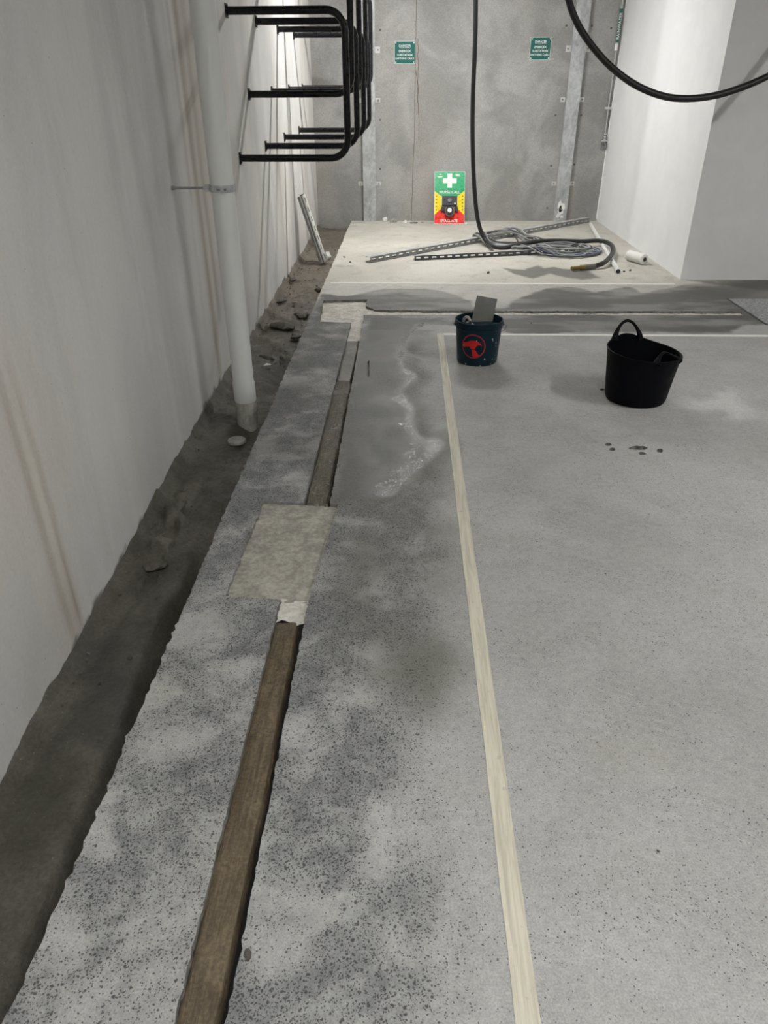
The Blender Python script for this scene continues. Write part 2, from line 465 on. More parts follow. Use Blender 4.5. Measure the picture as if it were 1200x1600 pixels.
def build_floor():
    pts = []; edges = []
    for poly in [outer]+[h[1] for h in holes]:
        n0 = len(pts); pts += poly; n = len(poly)
        edges += [(n0+i, n0+(i+1) % n) for i in range(n)]
    r = np.random.RandomState(5)
    def grid(x0, x1, y0, y1, s):
        gx, gy = np.meshgrid(np.arange(x0, x1, s), np.arange(y0, y1, s)); gx = gx.ravel()+r.uniform(-s*.2, s*.2, gx.size); gy = gy.ravel()+r.uniform(-s*.2, s*.2, gy.size)
        return list(zip(gx, gy))
    g = grid(-.73, 2.9, .3, 10.35, .045)+grid(-.3, .42, 2.3, 5.8, .018)+grid(.8, 2.4, 7.0, 8.1, .03)+grid(-.7, 2.9, 5.15, 6.8, .03)
    pts2 = pts+g
    v, e, f, ov, oe, of = delaunay_2d_cdt([Vector(p) for p in pts2], edges, [], 1, 1e-5)
    V = np.array([(p.x, p.y) for p in v])
    F = np.array([t for t in f if len(t) == 3])
    C = V[F].mean(1)
    reg = np.full(len(F), -1)
    reg[inpoly(C[:, 0], C[:, 1], outer)] = 0
    for i, (k, poly) in enumerate(holes):
        m = inpoly(C[:, 0], C[:, 1], poly) & (reg == 0)
        reg[m] = i+1
    return V, F, reg
FV, FF, FR = build_floor()
# top surface plus the vertical cut sides of every recess
def floor_mesh():
    V3 = [(x, y, 0.0) for x, y in FV]; F3 = [tuple(t) for t in FF[FR == 0]]
    ntop = len(V3)
    cnt = {}
    for t in F3:
        for i in range(3):
            k = (t[i], t[(i+1) % 3]); cnt[k] = 1
    low = {}
    mats = [0]*len(F3)
    for (a, b) in list(cnt):
        if (b, a) not in cnt:
            for q in (a, b):
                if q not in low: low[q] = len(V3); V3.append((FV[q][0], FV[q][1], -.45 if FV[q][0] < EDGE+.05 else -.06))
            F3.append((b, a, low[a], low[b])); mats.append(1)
    # pit bottoms
    for i, (k, poly) in enumerate(holes):
        if k == 'pit':
            rmap = {}
            for t in FF[FR == i+1]:
                q = []
                for j in t:
                    if j not in rmap: rmap[j] = len(V3); V3.append((FV[j][0], FV[j][1], -.016))
                    q.append(rmap[j])
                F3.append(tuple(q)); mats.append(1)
    return V3, F3, mats
v3, f3, mats = floor_mesh()
floor = mk('floor', (v3, f3), None, kind='structure')
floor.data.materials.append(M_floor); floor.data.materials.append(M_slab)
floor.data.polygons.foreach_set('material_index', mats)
tag(floor, 'grey concrete car park floor slab with wet stains', None)
X = np.array([p[0] for p in v3]); Y = np.array([p[1] for p in v3])
jx = X+(fbm(X*9, Y*9)-.5)*.07; jy = Y+(fbm(X*9+50, Y*9+9)-.5)*.07
puddle = pxpoly([(717, 506), (669, 508), (643, 522), (639, 536), (633, 552), (631, 565), (640, 577), (652, 587), (645, 597), (631, 610), (637, 622), (646, 635), (650, 648), (652, 661), (656, 678), (669, 684), (686, 683), (695, 690), (692, 700), (677, 723), (652, 740), (635, 760), (615, 777), (595, 781), (560, 780), (525, 786), (540, 690), (560, 560), (578, 492), (700, 494)])
farwet = pxpoly([(500, 458), (540, 463), (600, 451), (660, 450), (700, 456), (735, 470), (745, 481), (790, 482), (800, 470), (850, 451), (890, 447), (930, 456), (985, 447), (1005, 458), (1060, 447), (1100, 440), (1400, 438), (1400, 500), (1165, 508), (1140, 520), (1085, 523), (1040, 519), (900, 518), (840, 523), (800, 523), (780, 514), (700, 508), (560, 505), (490, 500)])
stain = pxpoly([(785, 418), (817, 422), (839, 414), (852, 419), (865, 417), (890, 421), (921, 422), (939, 435), (912, 437), (887, 435), (861, 428), (835, 436), (809, 431)])
d1 = sdf(jx*.6+X*.4, jy*.6+Y*.4, puddle)
sh = fbm(X*3, Y*3)
w1 = sstep(-.012, .03, d1)*(.55+.45*sstep(.3, .6, fbm(X*5+3, Y*5)))
rw = .6+.9*sstep(3.6, 3.0, Y)
rimv = sstep(-.012, .022, d1)*(1-sstep(.015*rw, .17*rw, d1+(fbm(X*11, Y*11)-.5)*.16))*sstep(-.22, -.1, X)
w1 = w1*(1-.35*rimv)
w2 = sstep(-.008, .02, sdf(jx, jy, farwet))*(.5+.4*sstep(.35, .6, fbm(X*2.2, Y*6)))
w3 = sstep(-.008, .02, sdf(jx, jy, stain))*.75
strip = sstep(-.36, -.44, X)*sstep(2.2, 3.2, Y)*sstep(6.3, 5.6, Y)*(.04+.42*sstep(.35, .6, fbm(X*4, Y*4)))
wet = np.clip(np.maximum.reduce([w1, w2, w3, strip]), 0, 1)
dampoly = pxpoly([(540, 780), (600, 760), (700, 690), (716, 760), (726, 860), (740, 1000), (755, 1130), (640, 1130), (600, 1090), (560, 1060), (500, 1050), (520, 900)])
dd = sdf(jx, jy, dampoly)
damp = sstep(-.08, .14, dd)*(.2+.7*sstep(.35, .62, fbm(X*2.6+4, Y*2.6)))
damp = np.maximum(damp, .4*sstep(.3, .1, X)*sstep(1.3, .2, Y-1.2*0)*0)
halo = sstep(-.14, .0, d1)*.75
damp = np.maximum(damp, halo*(Y < 5.3))
blob_ = sstep(.22, .0, np.hypot((X-.02)/1.0, (Y-1.83)/1.1))*.6
damp = np.clip(np.maximum(damp, blob_), 0, .9)
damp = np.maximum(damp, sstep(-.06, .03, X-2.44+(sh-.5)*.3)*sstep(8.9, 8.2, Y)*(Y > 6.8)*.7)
pad = sstep(6.74, 6.8, Y)+sstep(5.9, 6.3, Y)*.55
pad = np.clip(pad, 0, 1)
palep = pxpoly([(1050, 640), (1080, 600), (1120, 592), (1150, 605), (1185, 640), (1170, 662), (1110, 655), (1070, 655)])
pale = sstep(-.04, .1, sdf(jx, jy, palep))*.55*sstep(.35, .6, fbm(X*7, Y*7))
agg = sstep(.25, -.1, X+(sh-.5)*.3)*sstep(6.5, 5.5, Y)
agg = np.maximum(agg, .14)
for nm, arr in (('wet', wet), ('damp', damp), ('pad', pad), ('pale', pale), ('rim', rimv*(Y < 5.9)), ('agg', agg)):
    a = floor.data.attributes.new(nm, 'FLOAT', 'POINT'); a.data.foreach_set('value', np.ascontiguousarray(arr, dtype=np.float32))

# fills of the recesses: fine grids cut to their outlines
def fill(name, poly, z, mat, amp=.003, sc=30, s=.012, label=None):
    P = np.array(poly); x0, y0 = P.min(0); x1, y1 = P.max(0); y0 = max(y0, .2)
    gx, gy = np.meshgrid(np.arange(x0, x1, s), np.arange(y0, y1, s)); gx = gx.ravel(); gy = gy.ravel()
    m = sdf(gx, gy, poly) > s*.4; gx = gx[m]; gy = gy[m]
    n = len(poly)
    v, e, f, *_ = delaunay_2d_cdt([Vector(p) for p in poly]+[Vector(p) for p in zip(gx, gy)], [(i, (i+1) % n) for i in range(n)], [], 1, 1e-5)
    A = np.array([(p.x, p.y) for p in v]); T = np.array([t for t in f if len(t) == 3]); c = A[T].mean(1)
    T = T[inpoly(c[:, 0], c[:, 1], poly)]
    zz = z+(fbm(A[:, 0]*sc, A[:, 1]*sc)-.5)*2*amp+(fbm(A[:, 0]*sc*.3+7, A[:, 1]*sc*.3)-.5)*2*amp
    return mk(name, (np.column_stack([A, zz]), T), mat, floor, True, label)
fill('concrete_patch', patch1, -.014, M_patch, .003, 40, .012, 'rough pale rectangular mortar patch let into the floor')
fill('concrete_patch', patch2, -.022, M_mortar, .005, 30, .015, 'small whitish mortar patch at the end of the strip')
fill('mortar_joint', slot, -.018, M_mortar, .006, 18, .025, 'thin whitish mortar line in the cross cut')
fill('mortar_bed', rough_poly([(GL-.004, 5.06), (GR+.004, 5.09), (GR+.004, 5.5), (GL-.004, 5.52)], .003), -.021, M_mortar, .003, 30, .015)
fill('mortar_dab', rough_poly([(GL, 1.90), (GL+.02, 1.915), (GL+.045, 1.905), (GR-.03, 1.885), (GR, 1.90), (GR, 2.02), (GL, 2.03)], .004), -.013, M_mortar, .004, 60, .01, 'crumbly pale mortar at the strip end')

def paint(name, x0, x1, y0, y1, mat):
    a = rough_line((x0, y0), (x1, y0), .08, .0008)+rough_line((x1, y0), (x1, y1), .08, .0008)+rough_line((x1, y1), (x0, y1), .08, .0008)+rough_line((x0, y1), (x0, y0), .08, .0008)
    return mk(name, prism(a, lambda u, v, w: (u, v, w+.0002), .0018), mat, floor)
paint('painted_line', .227, .275, -.5, 5.21, M_line)['label'] = 'cream painted bay line running towards the camera'
paint('painted_line', .276, 4.6, 5.165, 5.21, M_linew)['label'] = 'thin white painted bay line across the floor'
paint('painted_line', -.70, 2.45, 6.755, 6.80, M_linew)['label'] = 'far white painted line at the pad edge'

# timber strips lying in the groove
def strip_mesh(x0, x1, y0, y1, zt, amp, s=.008, seed=0):
    xs = np.linspace(x0, x1, 13); ys = np.arange(y0, y1+s, s*2)
    gx, gy = np.meshgrid(xs, ys)
    zz = zt+(fbm(gx*70+seed, gy*5+seed)-.5)*2*amp+(fbm(gx*30+seed, gy*18)-.5)*amp*1.6
    u = (gx-x0)/(x1-x0)
    zz = zz-.004*sstep(.06, 0, u)-.012*sstep(.90, 1, u)
    gx = gx+(vnoise(gy*7+seed, gx*0)-.5)*.008*np.clip(2*u-1, 0, 1)
    ny, nx = gx.shape
    V = list(zip(gx.ravel(), gy.ravel(), zz.ravel())); F = []
    for j in range(ny-1):
        for i in range(nx-1): a = j*nx+i; F.append((a, a+1, a+nx+1, a+nx))
    # sides and bottom
    ring = [j*nx for j in range(ny)]+[(ny-1)*nx+i for i in range(1, nx)]+[j*nx+nx-1 for j in range(ny-2, -1, -1)]+[i for i in range(nx-2, 0, -1)]
    n0 = len(V); V += [(V[q][0], V[q][1], zt-.04) for q in ring]; m = len(ring)
    for i in range(m): F.append((ring[i], ring[(i+1) % m], n0+(i+1) % m, n0+i))
    F.append(tuple(n0+i for i in range(m)))
    return V, F
mk('timber_strip', strip_mesh(GL+.001, GR-.018, .25, 1.905, -.014, .005, seed=2), M_wood1, smooth='auto', label='long brown muddy timber strip in the floor groove nearest the camera', cat='timber', base=(GL+.05, .3, -.06))
mk('timber_strip', strip_mesh(GL+.002, GR-.002, 2.70, 4.25, -.020, .004, seed=9), M_wood2, smooth='auto', label='glossy wet timber strip in the groove beyond the rectangular patch', cat='timber', base=(GL+.05, 2.7, -.06))
mk('timber_strip', strip_mesh(GL+.006, GR-.004, 4.26, 5.07, -.020, .0015, seed=4), M_wood3, smooth='auto', label='short smooth grey-brown timber strip leading to the small white patch', cat='timber', base=(GL+.05, 4.3, -.06))

# the trench along the left wall
def mud_z(y): return np.interp(y, [-1, .7, 1.1, 2.0, 3.4, 4.5, 7.7, 10.4], [-.34, -.335, -.325, -.255, -.18, -.155, -.135, -.10])
def mud():
    xs = np.concatenate([np.linspace(WALLX+.0005, EDGE+.010, 44)]); ys = np.concatenate([np.arange(.3, 4.6, .012), np.arange(4.6, BACKY+.02, .03)])
    gx, gy = np.meshgrid(xs, ys)
    z = mud_z(gy)+(fbm(gx*4, gy*3)-.5)*.04+(fbm(gx*18, gy*14)-.5)*.02+(fbm(gx*45, gy*40, 3)-.5)*.012
    ww = gx-WALLX
    z += .05*sstep(.055, .0, ww+(fbm(gx*0, gy*8)-.5)*.05)                      # smear climbing the wall
    z += .02*sstep(.5, .62, fbm(gx*9+2, gy*7))*sstep(4.2, 5, gy)*sstep(8, 6.8, gy)
    z += .05*sstep(.52, .6, fbm(gx*12+2, gy*9))*sstep(2.2, 2.5, gy)*sstep(3.3, 2.8, gy)*sstep(.25, .1, ww)
    hole = np.exp(-(((gx+.93)/.09)**2+((gy-3.78)/.16)**2)); z -= .05*hole           # scour round the pipe
    z -= (.025+.15*sstep(2.9, 2.2, gy))*sstep(EDGE-.20, EDGE-.13, gx+(fbm(gy*5, gx*0)-.5)*.06)*sstep(6, 4, gy)    # gutter beside the slab, deepened to make the slab's shadow strip blacker
    ny, nx = gx.shape; V = np.column_stack([gx.ravel(), gy.ravel(), z.ravel()])
    idx = np.arange(ny*nx).reshape(ny, nx)
    F = np.column_stack([idx[:-1, :-1].ravel(), idx[:-1, 1:].ravel(), idx[1:, 1:].ravel(), idx[1:, :-1].ravel()])
    return V, F
mv, mf = mud()
mudo = mk('trench_mud', (mv, mf), M_mud, smooth=True, label='dark wet mud filling the trench along the left wall', cat='mud', kind='stuff')
a = mudo.data.attributes.new('brown', 'FLOAT', 'POINT')
a.data.foreach_set('value', np.ascontiguousarray(sstep(4.2, 7.5, mv[:, 1])*.85, dtype=np.float32))

# walls
def left_wall():
    ys = np.arange(YF, BACKY+.02, .02); zs = np.concatenate([np.arange(-.45, .08, .012), np.arange(.08, CEIL+.03, .05)])
    gy, gz = np.meshgrid(ys, zs); ny, nx = gy.shape
    idx = np.arange(ny*nx).reshape(ny, nx)
    V = np.column_stack([np.full(gy.size, WALLX), gy.ravel(), gz.ravel()])
    F = np.column_stack([idx[:-1, :-1].ravel(), idx[1:, :-1].ravel(), idx[1:, 1:].ravel(), idx[:-1, 1:].ravel()])
    n = len(V)
    V = np.vstack([V, [(WALLX-.2, YF, -.5), (WALLX-.2, BACKY, -.5), (WALLX-.2, BACKY, CEIL), (WALLX-.2, YF, CEIL)]])
    F = [tuple(q) for q in F]+[(n, n+1, n+2, n+3)]
    return V, F
lw = left_wall()
wl = mk('wall_left', lw, M_wall, kind='structure', label='tall grey concrete wall with rust streaks beside the trench')
ly, lz = lw[0][:, 1], lw[0][:, 2]
wob = (fbm(ly*0, lz*2.5)-.5)*.10
rust = np.zeros(len(ly)); palev = np.zeros(len(ly))
for yc, wd, z0, z1, st in ((4.47, .055, -.2, 3.4, .75), (4.62, .05, .2, 3.4, .55), (4.33, .03, .9, 3.4, .4), (2.005, .018, -.3, .95, .75), (2.085, .014, -.3, .85, .6), (2.05, .05, -.35, .2, .35), (6.4, .05, 0, 3.4, .15), (7.4, .06, 0, 3.4, .15), (9.2, .1, 0, 3.4, .12)):
    rust += st*np.exp(-((ly-yc-wob*.25)/wd)**2)*sstep(z0-.05, z0+.25, lz)*sstep(z1+.1, z1-.3, lz)*(.35+.9*fbm(ly*30, lz*1.5))
palev += .65*np.exp(-((ly-2.05-wob*.25)/.028)**2)*sstep(.85, .5, lz)*sstep(-.25, .1, lz)
palev += .2*np.exp(-((ly-4.72-wob*.25)/.06)**2)
wz = mud_z(ly)
grime = sstep(.012, -.012, lz-wz-.045-(fbm(ly*14, lz*14)-.5)*.10-(fbm(ly*2.5, lz)-.5)*.06)*.85
grime = np.maximum(grime, 0)
for nm, arr in (('rust', np.clip(rust, 0, .8)), ('pale', palev), ('grime', grime)):
    a = wl.data.attributes.new(nm, 'FLOAT', 'POINT'); a.data.foreach_set('value', np.ascontiguousarray(arr, dtype=np.float32))
mk('wall_back', box(WALLX-.2, XR, BACKY, BACKY+.2, -.5, CEIL), M_back, kind='structure', label='bare grey concrete end wall behind the signs')
CX, CY = 2.555, 6.96
wr = mk('wall_right', box(CX, XR, CY, BACKY-.001, .0, CEIL), M_white, kind='structure', label='white painted block wall standing out at the right')
mk('ceiling', box(WALLX-.2, XR, YF, BACKY+.2, CEIL, CEIL+.2), M_ceil, kind='structure', label='concrete ceiling over the car park')
mk('wall_front', box(WALLX-.2, XR, YF-.2, YF, -.5, CEIL), M_back, kind='structure', label='concrete wall behind the photographer')
mk('wall_far_right', box(XR, XR+.2, YF-.2, BACKY+.2, -.5, CEIL), M_back, kind='structure', label='concrete wall at the far right of the car park')
# ragged plaster bead where the white block meets the end wall and the floor
def bead():
    zs = np.arange(.02, CEIL-.02, .02); r = np.random.RandomState(2)
    V = []; F = []
    for i, z in enumerate(zs):
        w = .012+.02*vnoise(z*14, 3.3)+.008*r.rand()
        V += [(CX+.005, BACKY+.003, z), (CX-w*.5, BACKY+.003, z), (CX-w*.4, BACKY-.008, z), (CX+.005, BACKY-.014, z)]
        if i:
            b = 4*i; F += [(b-4+k, b-4+(k+1) % 4, b+(k+1) % 4, b+k) for k in range(4)]
    return V, F
mk('plaster_bead', bead(), M_white, wr)
def joint(px0, px1, w=.004):
    p = [ony(x, y, BACKY) for x, y in (px0, px1)]; n = 24; r = np.random.RandomState(int(px0[0]))
    L = [p[0]+(p[1]-p[0])*t for t in np.linspace(0, 1, n)]
    xs = np.cumsum(r.normal(0, .003, n)); V = []; F = []
    for i, q in enumerate(L):
        V += [(q[0]+xs[i]-w/2, BACKY-.0015, q[2]), (q[0]+xs[i]+w/2, BACKY-.0015, q[2])]
        if i: F.append((2*i-2, 2*i-1, 2*i+1, 2*i))
    return V, F
M_crack = plain('crack_dark', (.16, .13, .10), .9, 0, .3)
wb = bpy.data.objects['wall_back']
for a_, b_ in (((651.5, -40), (644, 346)), ((653, 60), (650, 160)), ((650, 110), (653, 220))):
    mk('crack', joint(a_, b_, .007), M_crack, wb)
for i, (x, y) in enumerate([(594, 47), (594, 187), (594, 264), (885, 40), (925, 40), (868, 180), (908, 180), (861, 259), (897, 257), (855, 325), (955, 44)]):
    p = ony(x, y, BACKY)
    mk('tie_hole', lathe([(.013, -.0), (.013, .004), (.008, .004), (.006, .001)], 12, (0, 0, 0)), M_crack, wb).data.transform(Matrix.Translation((p[0], BACKY-.004, p[2])) @ Matrix.Rotation(math.pi/2, 4, 'X') @ Matrix.Translation((0, 0, -.004)))

# ------------------------------------------------------------------ lamps on the ceiling
for (lx, ly_, turned, st, lab) in LAMPS:
    t = empty('batten_lamp', (lx, ly_, CEIL-.09), lab, 'lamp', 'ceiling battens')
    mk('housing', join(box(lx-.62, lx+.62, ly_-.05, ly_+.05, CEIL-.04, CEIL-.0005), box(lx-.62, lx+.62, ly_-.05, ly_-.032, CEIL-.09, CEIL-.04), box(lx-.62, lx+.62, ly_+.032, ly_+.05, CEIL-.09, CEIL-.04), box(lx-.62, lx-.602, ly_-.032, ly_+.032, CEIL-.09, CEIL-.04), box(lx+.602, lx+.62, ly_-.032, ly_+.032, CEIL-.09, CEIL-.04)), M_lamphouse, t)
    k = emit(); k.put(k.b.inputs['Emission Strength'], st); k.put(k.b.inputs['Base Color'], (.8, .8, .8))
    mk('diffuser', box(lx-.60, lx+.60, ly_-.03, ly_+.03, CEIL-.086, CEIL-.0405, .004), k.m, t)
    if turned: t.rotation_euler.z = math.pi/2

# ------------------------------------------------------------------ downpipe
PX, PY = -.945, 3.974
t = empty('downpipe', (PX, PY, -.2), 'grey plastic downpipe standing in the trench mud', 'pipe')
PR = .060
mk('pipe_shaft', cyl((PX, PY, .02), (PX, PY, CEIL-.001), PR, 40), M_pvc, t, 'auto')
mk('coupling', lathe([(PR+.0005, .06), (PR+.004, .065), (PR+.004, -.045), (PR+.0005, -.05)], 40, (PX, PY, .01)), M_pvc, t, 'auto')
mk('muddy_base', cyl((PX, PY, -.42), (PX, PY, -.039), PR+.003, 40), M_pvcdirt, t, 'auto')
cl = mk('pipe_clamp', lathe([(PR+.0005, -.017), (PR+.0045, -.017), (PR+.0045, .017), (PR+.0005, .017)], 40, (PX, PY, 1.115), True), M_galv, t, 'auto', label='galvanised clamp band with threaded rod')
ear = []
for s in (-1, 1):
    ear.append(box(PX-PR-.028, PX-PR+.004, PY+s*.008-.002, PY+s*.008+.002, 1.098, 1.132, .001))
mk('clamp_ear', join(*ear), M_galv, cl)
mk('clamp_lug', box(PX+.004, PX+.022, PY-PR-.016, PY-PR+.002, 1.100, 1.130, .002), M_galv, cl)
mk('clamp_bolt', cyl((PX-.014, PY-PR-.009, 1.115), (PX+.034, PY-PR-.009, 1.115), .005, 10), M_galvd, cl)
rp = cyl((WALLX+.004, PY, 1.115), (PX-PR-.004, PY, 1.115), .006, 12)
mk('threaded_rod', rp, M_galvd, cl)
mk('rod_nut', cyl((PX-PR-.038, PY, 1.115), (PX-PR-.020, PY, 1.115), .011, 6), M_galv, cl)
mk('wall_anchor', cyl((WALLX+.003, PY, 1.115), (WALLX+.02, PY, 1.115), .010, 8), M_galvd, cl)
cp = onz(370, 689, -.19)
mk('pipe_cap', lathe([(.045, -.012), (.052, -.010), (.052, .002), (.048, .006), (.0, .007)][:4], 32, (cp[0], cp[1], cp[2]+.004)), M_pvcdirt, smooth='auto', label='round grey plastic cap lying in the mud by the downpipe', cat='cap', base=(cp[0], cp[1], cp[2]))

# ------------------------------------------------------------------ bicycle racks
def rack_parts(loc, label, group):
    x0, y0, z0 = loc; H = .875; Xo = -.428; r = .0245; R = .12
    t = empty('bicycle_rack', loc, label, 'rack', group)
    path = [(x0+.004, y0, z0)]
    for k in range(0, 9):
        an = -math.pi/2+k*math.pi/16; path.append((Xo-R+R*math.cos(an), y0, z0+R+R*math.sin(an)))
    for k in range(0, 9):
        an = k*math.pi/16; path.append((Xo-R+R*math.cos(an), y0, z0+H-R+R*math.sin(an)))
    path.append((x0+.004, y0, z0+H))
    mk('tube_hoop', tube(path, r, 14), M_black, t, 'auto')
    for z in (z0, z0+H):
        f = mk('wall_flange', box(x0+.0005, x0+.008, y0-.035, y0+.035, z-.04, z+.04, .002), M_black, t)
        for dz in (-.028, .028):
            mk('bolt', cyl((x0+.008, y0, z+dz), (x0+.014, y0, z+dz), .007, 6), M_chrome, f)
    return t
low0 = rack_parts((WALLX, 5.72, 1.12), 'black tube bicycle rack on the left wall, lower row, nearest the camera', 'black wall bicycle racks')
names = ['second', 'third', 'farthest']
for i in range(3):
    copy_tree(low0, (WALLX, 5.72+1.075*(i+1), 1.12+.012*(i+1)), 'black tube bicycle rack on the left wall, lower row, %s from the camera' % names[i])
up0 = rack_parts((WALLX, 6.25, 1.515), 'black tube bicycle rack on the left wall, upper row, nearest the camera', 'black wall bicycle racks')
for i in range(3):
    copy_tree(up0, (WALLX, 6.25+1.06*(i+1), 1.515+.015*(i+1)), 'black tube bicycle rack on the left wall, upper row, %s from the camera' % names[i])

# ------------------------------------------------------------------ back wall: cable covers, signs
def cable_cover(xc, label, splash):
    w, d = .165, .055
    t = empty('cable_cover', (xc, BACKY, 0), label, 'cable cover', 'galvanised cable covers on the end wall')
    for nm, z0, z1, e in (('lower_channel', .0, 1.905, 0), ('upper_channel', 1.9055, CEIL-.001, .004)):
        prof = [(-w/2-e, 0), (-w/2-e, -d-e), (w/2+e, -d-e), (w/2+e, 0)]
        th = .003
        P = [(u, v) for u, v in prof]+[(w/2+e-th, 0), (w/2+e-th, -d-e+th), (-w/2-e+th, -d-e+th), (-w/2-e+th, 0)]
        V = [(xc+u, BACKY+v-.0005, z0) for u, v in P]+[(xc+u, BACKY+v-.0005, z1) for u, v in P]; n = 8
        F = [(i, (i+1) % n, n+(i+1) % n, n+i) for i in range(n)]+[(0, 7, 6, 1), (1, 6, 5, 2), (2, 5, 4, 3), (8, 9, 14, 15), (9, 10, 13, 14), (10, 11, 12, 13)]
        mk(nm, (V, F), M_galv, t)
    for z, sq in ((.46, 0), (1.42, 0), (1.955, 1), (2.7, 0)):
        for s in (-1, 1):
            a = xc+s*(w/2+.004); b = xc+s*(w/2+.065); x0, x1 = min(a, b), max(a, b)
            hh = .034 if sq else .026
            tb = mk('fixing_tab', box(x0, x1, BACKY-.005, BACKY-.0006, z-hh, z+hh, .0018 if sq else .002), M_tab, t)
            mk('bolt', cyl((xc+s*(w/2+.040), BACKY-.005, z), (xc+s*(w/2+.040), BACKY-.014, z), .011, 8), M_galvd, tb)
    if splash:
        r = random.Random(4)
        for dx, z, sx, sz in ((-.02, .20, .03, .06), (.025, .18, .028, .05), (0, .12, .04, .035), (-.03, .07, .028, .03), (.02, .06, .024, .02), (-.005, .15, .02, .04)):
            poly = [(dx+sx*math.cos(q)*r.uniform(.7, 1.2), z+sz*math.sin(q)*r.uniform(.7, 1.2)) for q in np.linspace(0, 6.28, 14, endpoint=False)]
            mk('paint_splash', prism(poly, lambda u, v, q: (xc+u, BACKY-d-.0008-q, v), .0015), M_wtext, t)
    return t
M_tab = plain('pale_zinc', (.66, .66, .63), .45, .3, .12)
cable_cover(-.505, 'galvanised cable cover channel behind the bicycle racks', False)
cable_cover(2.045, 'galvanised cable cover channel with white paint splashed at its foot', True)

RX = Matrix.Rotation(math.pi/2, 4, 'X')     # text plane -> faces -Y
def danger_sign(x0, x1, z0, z1, label):
    xc, zc = (x0+x1)/2, (z0+z1)/2; w, h = x1-x0, z1-z0
    t = empty('warning_sign', (xc, BACKY, zc), label, 'sign', 'green substation signs')
    Yf = BACKY-.004
    mk('plate_edge', box(x0-.004, x1+.004, BACKY-.0025, BACKY-.0005, z0-.004, z1+.004), M_wtext, t)
    mk('plate', box(x0, x1, Yf, BACKY-.0026, z0, z1), M_teal, t)
    def tx(nm, s, size, dz): return text(nm, s, size, M_wtext, t, Matrix.Translation((xc, Yf-.001, zc+dz)) @ RX)
    tx('lettering', 'DANGER', .036, h*.30)
    mk('underline', box(xc-.066, xc+.066, Yf-.001, Yf, zc+h*.30-.022, zc+h*.30-.018), M_wtext, t)
    tx('lettering', 'ENERGEX', .034, h*.06); tx('lettering', 'SUBSTATION', .032, -h*.11); tx('lettering', 'EARTHING CABLE', .0285, -h*.28)
    for sx in (-1, 1):
        for sz in (-1, 1):
            q = (xc+sx*(w/2-.014), Yf, zc+sz*(h/2-.014))
            mk('screw', cyl(q, (q[0], Yf-.004, q[2]), .007, 10), M_wtext, t)
danger_sign(-.178, .070, 1.812, 2.040, 'green danger sign plate beside the wall crack, nearer the bicycle racks')
danger_sign(1.470, 1.712, 1.845, 2.072, 'green danger sign plate beside the paint-splashed cable cover')

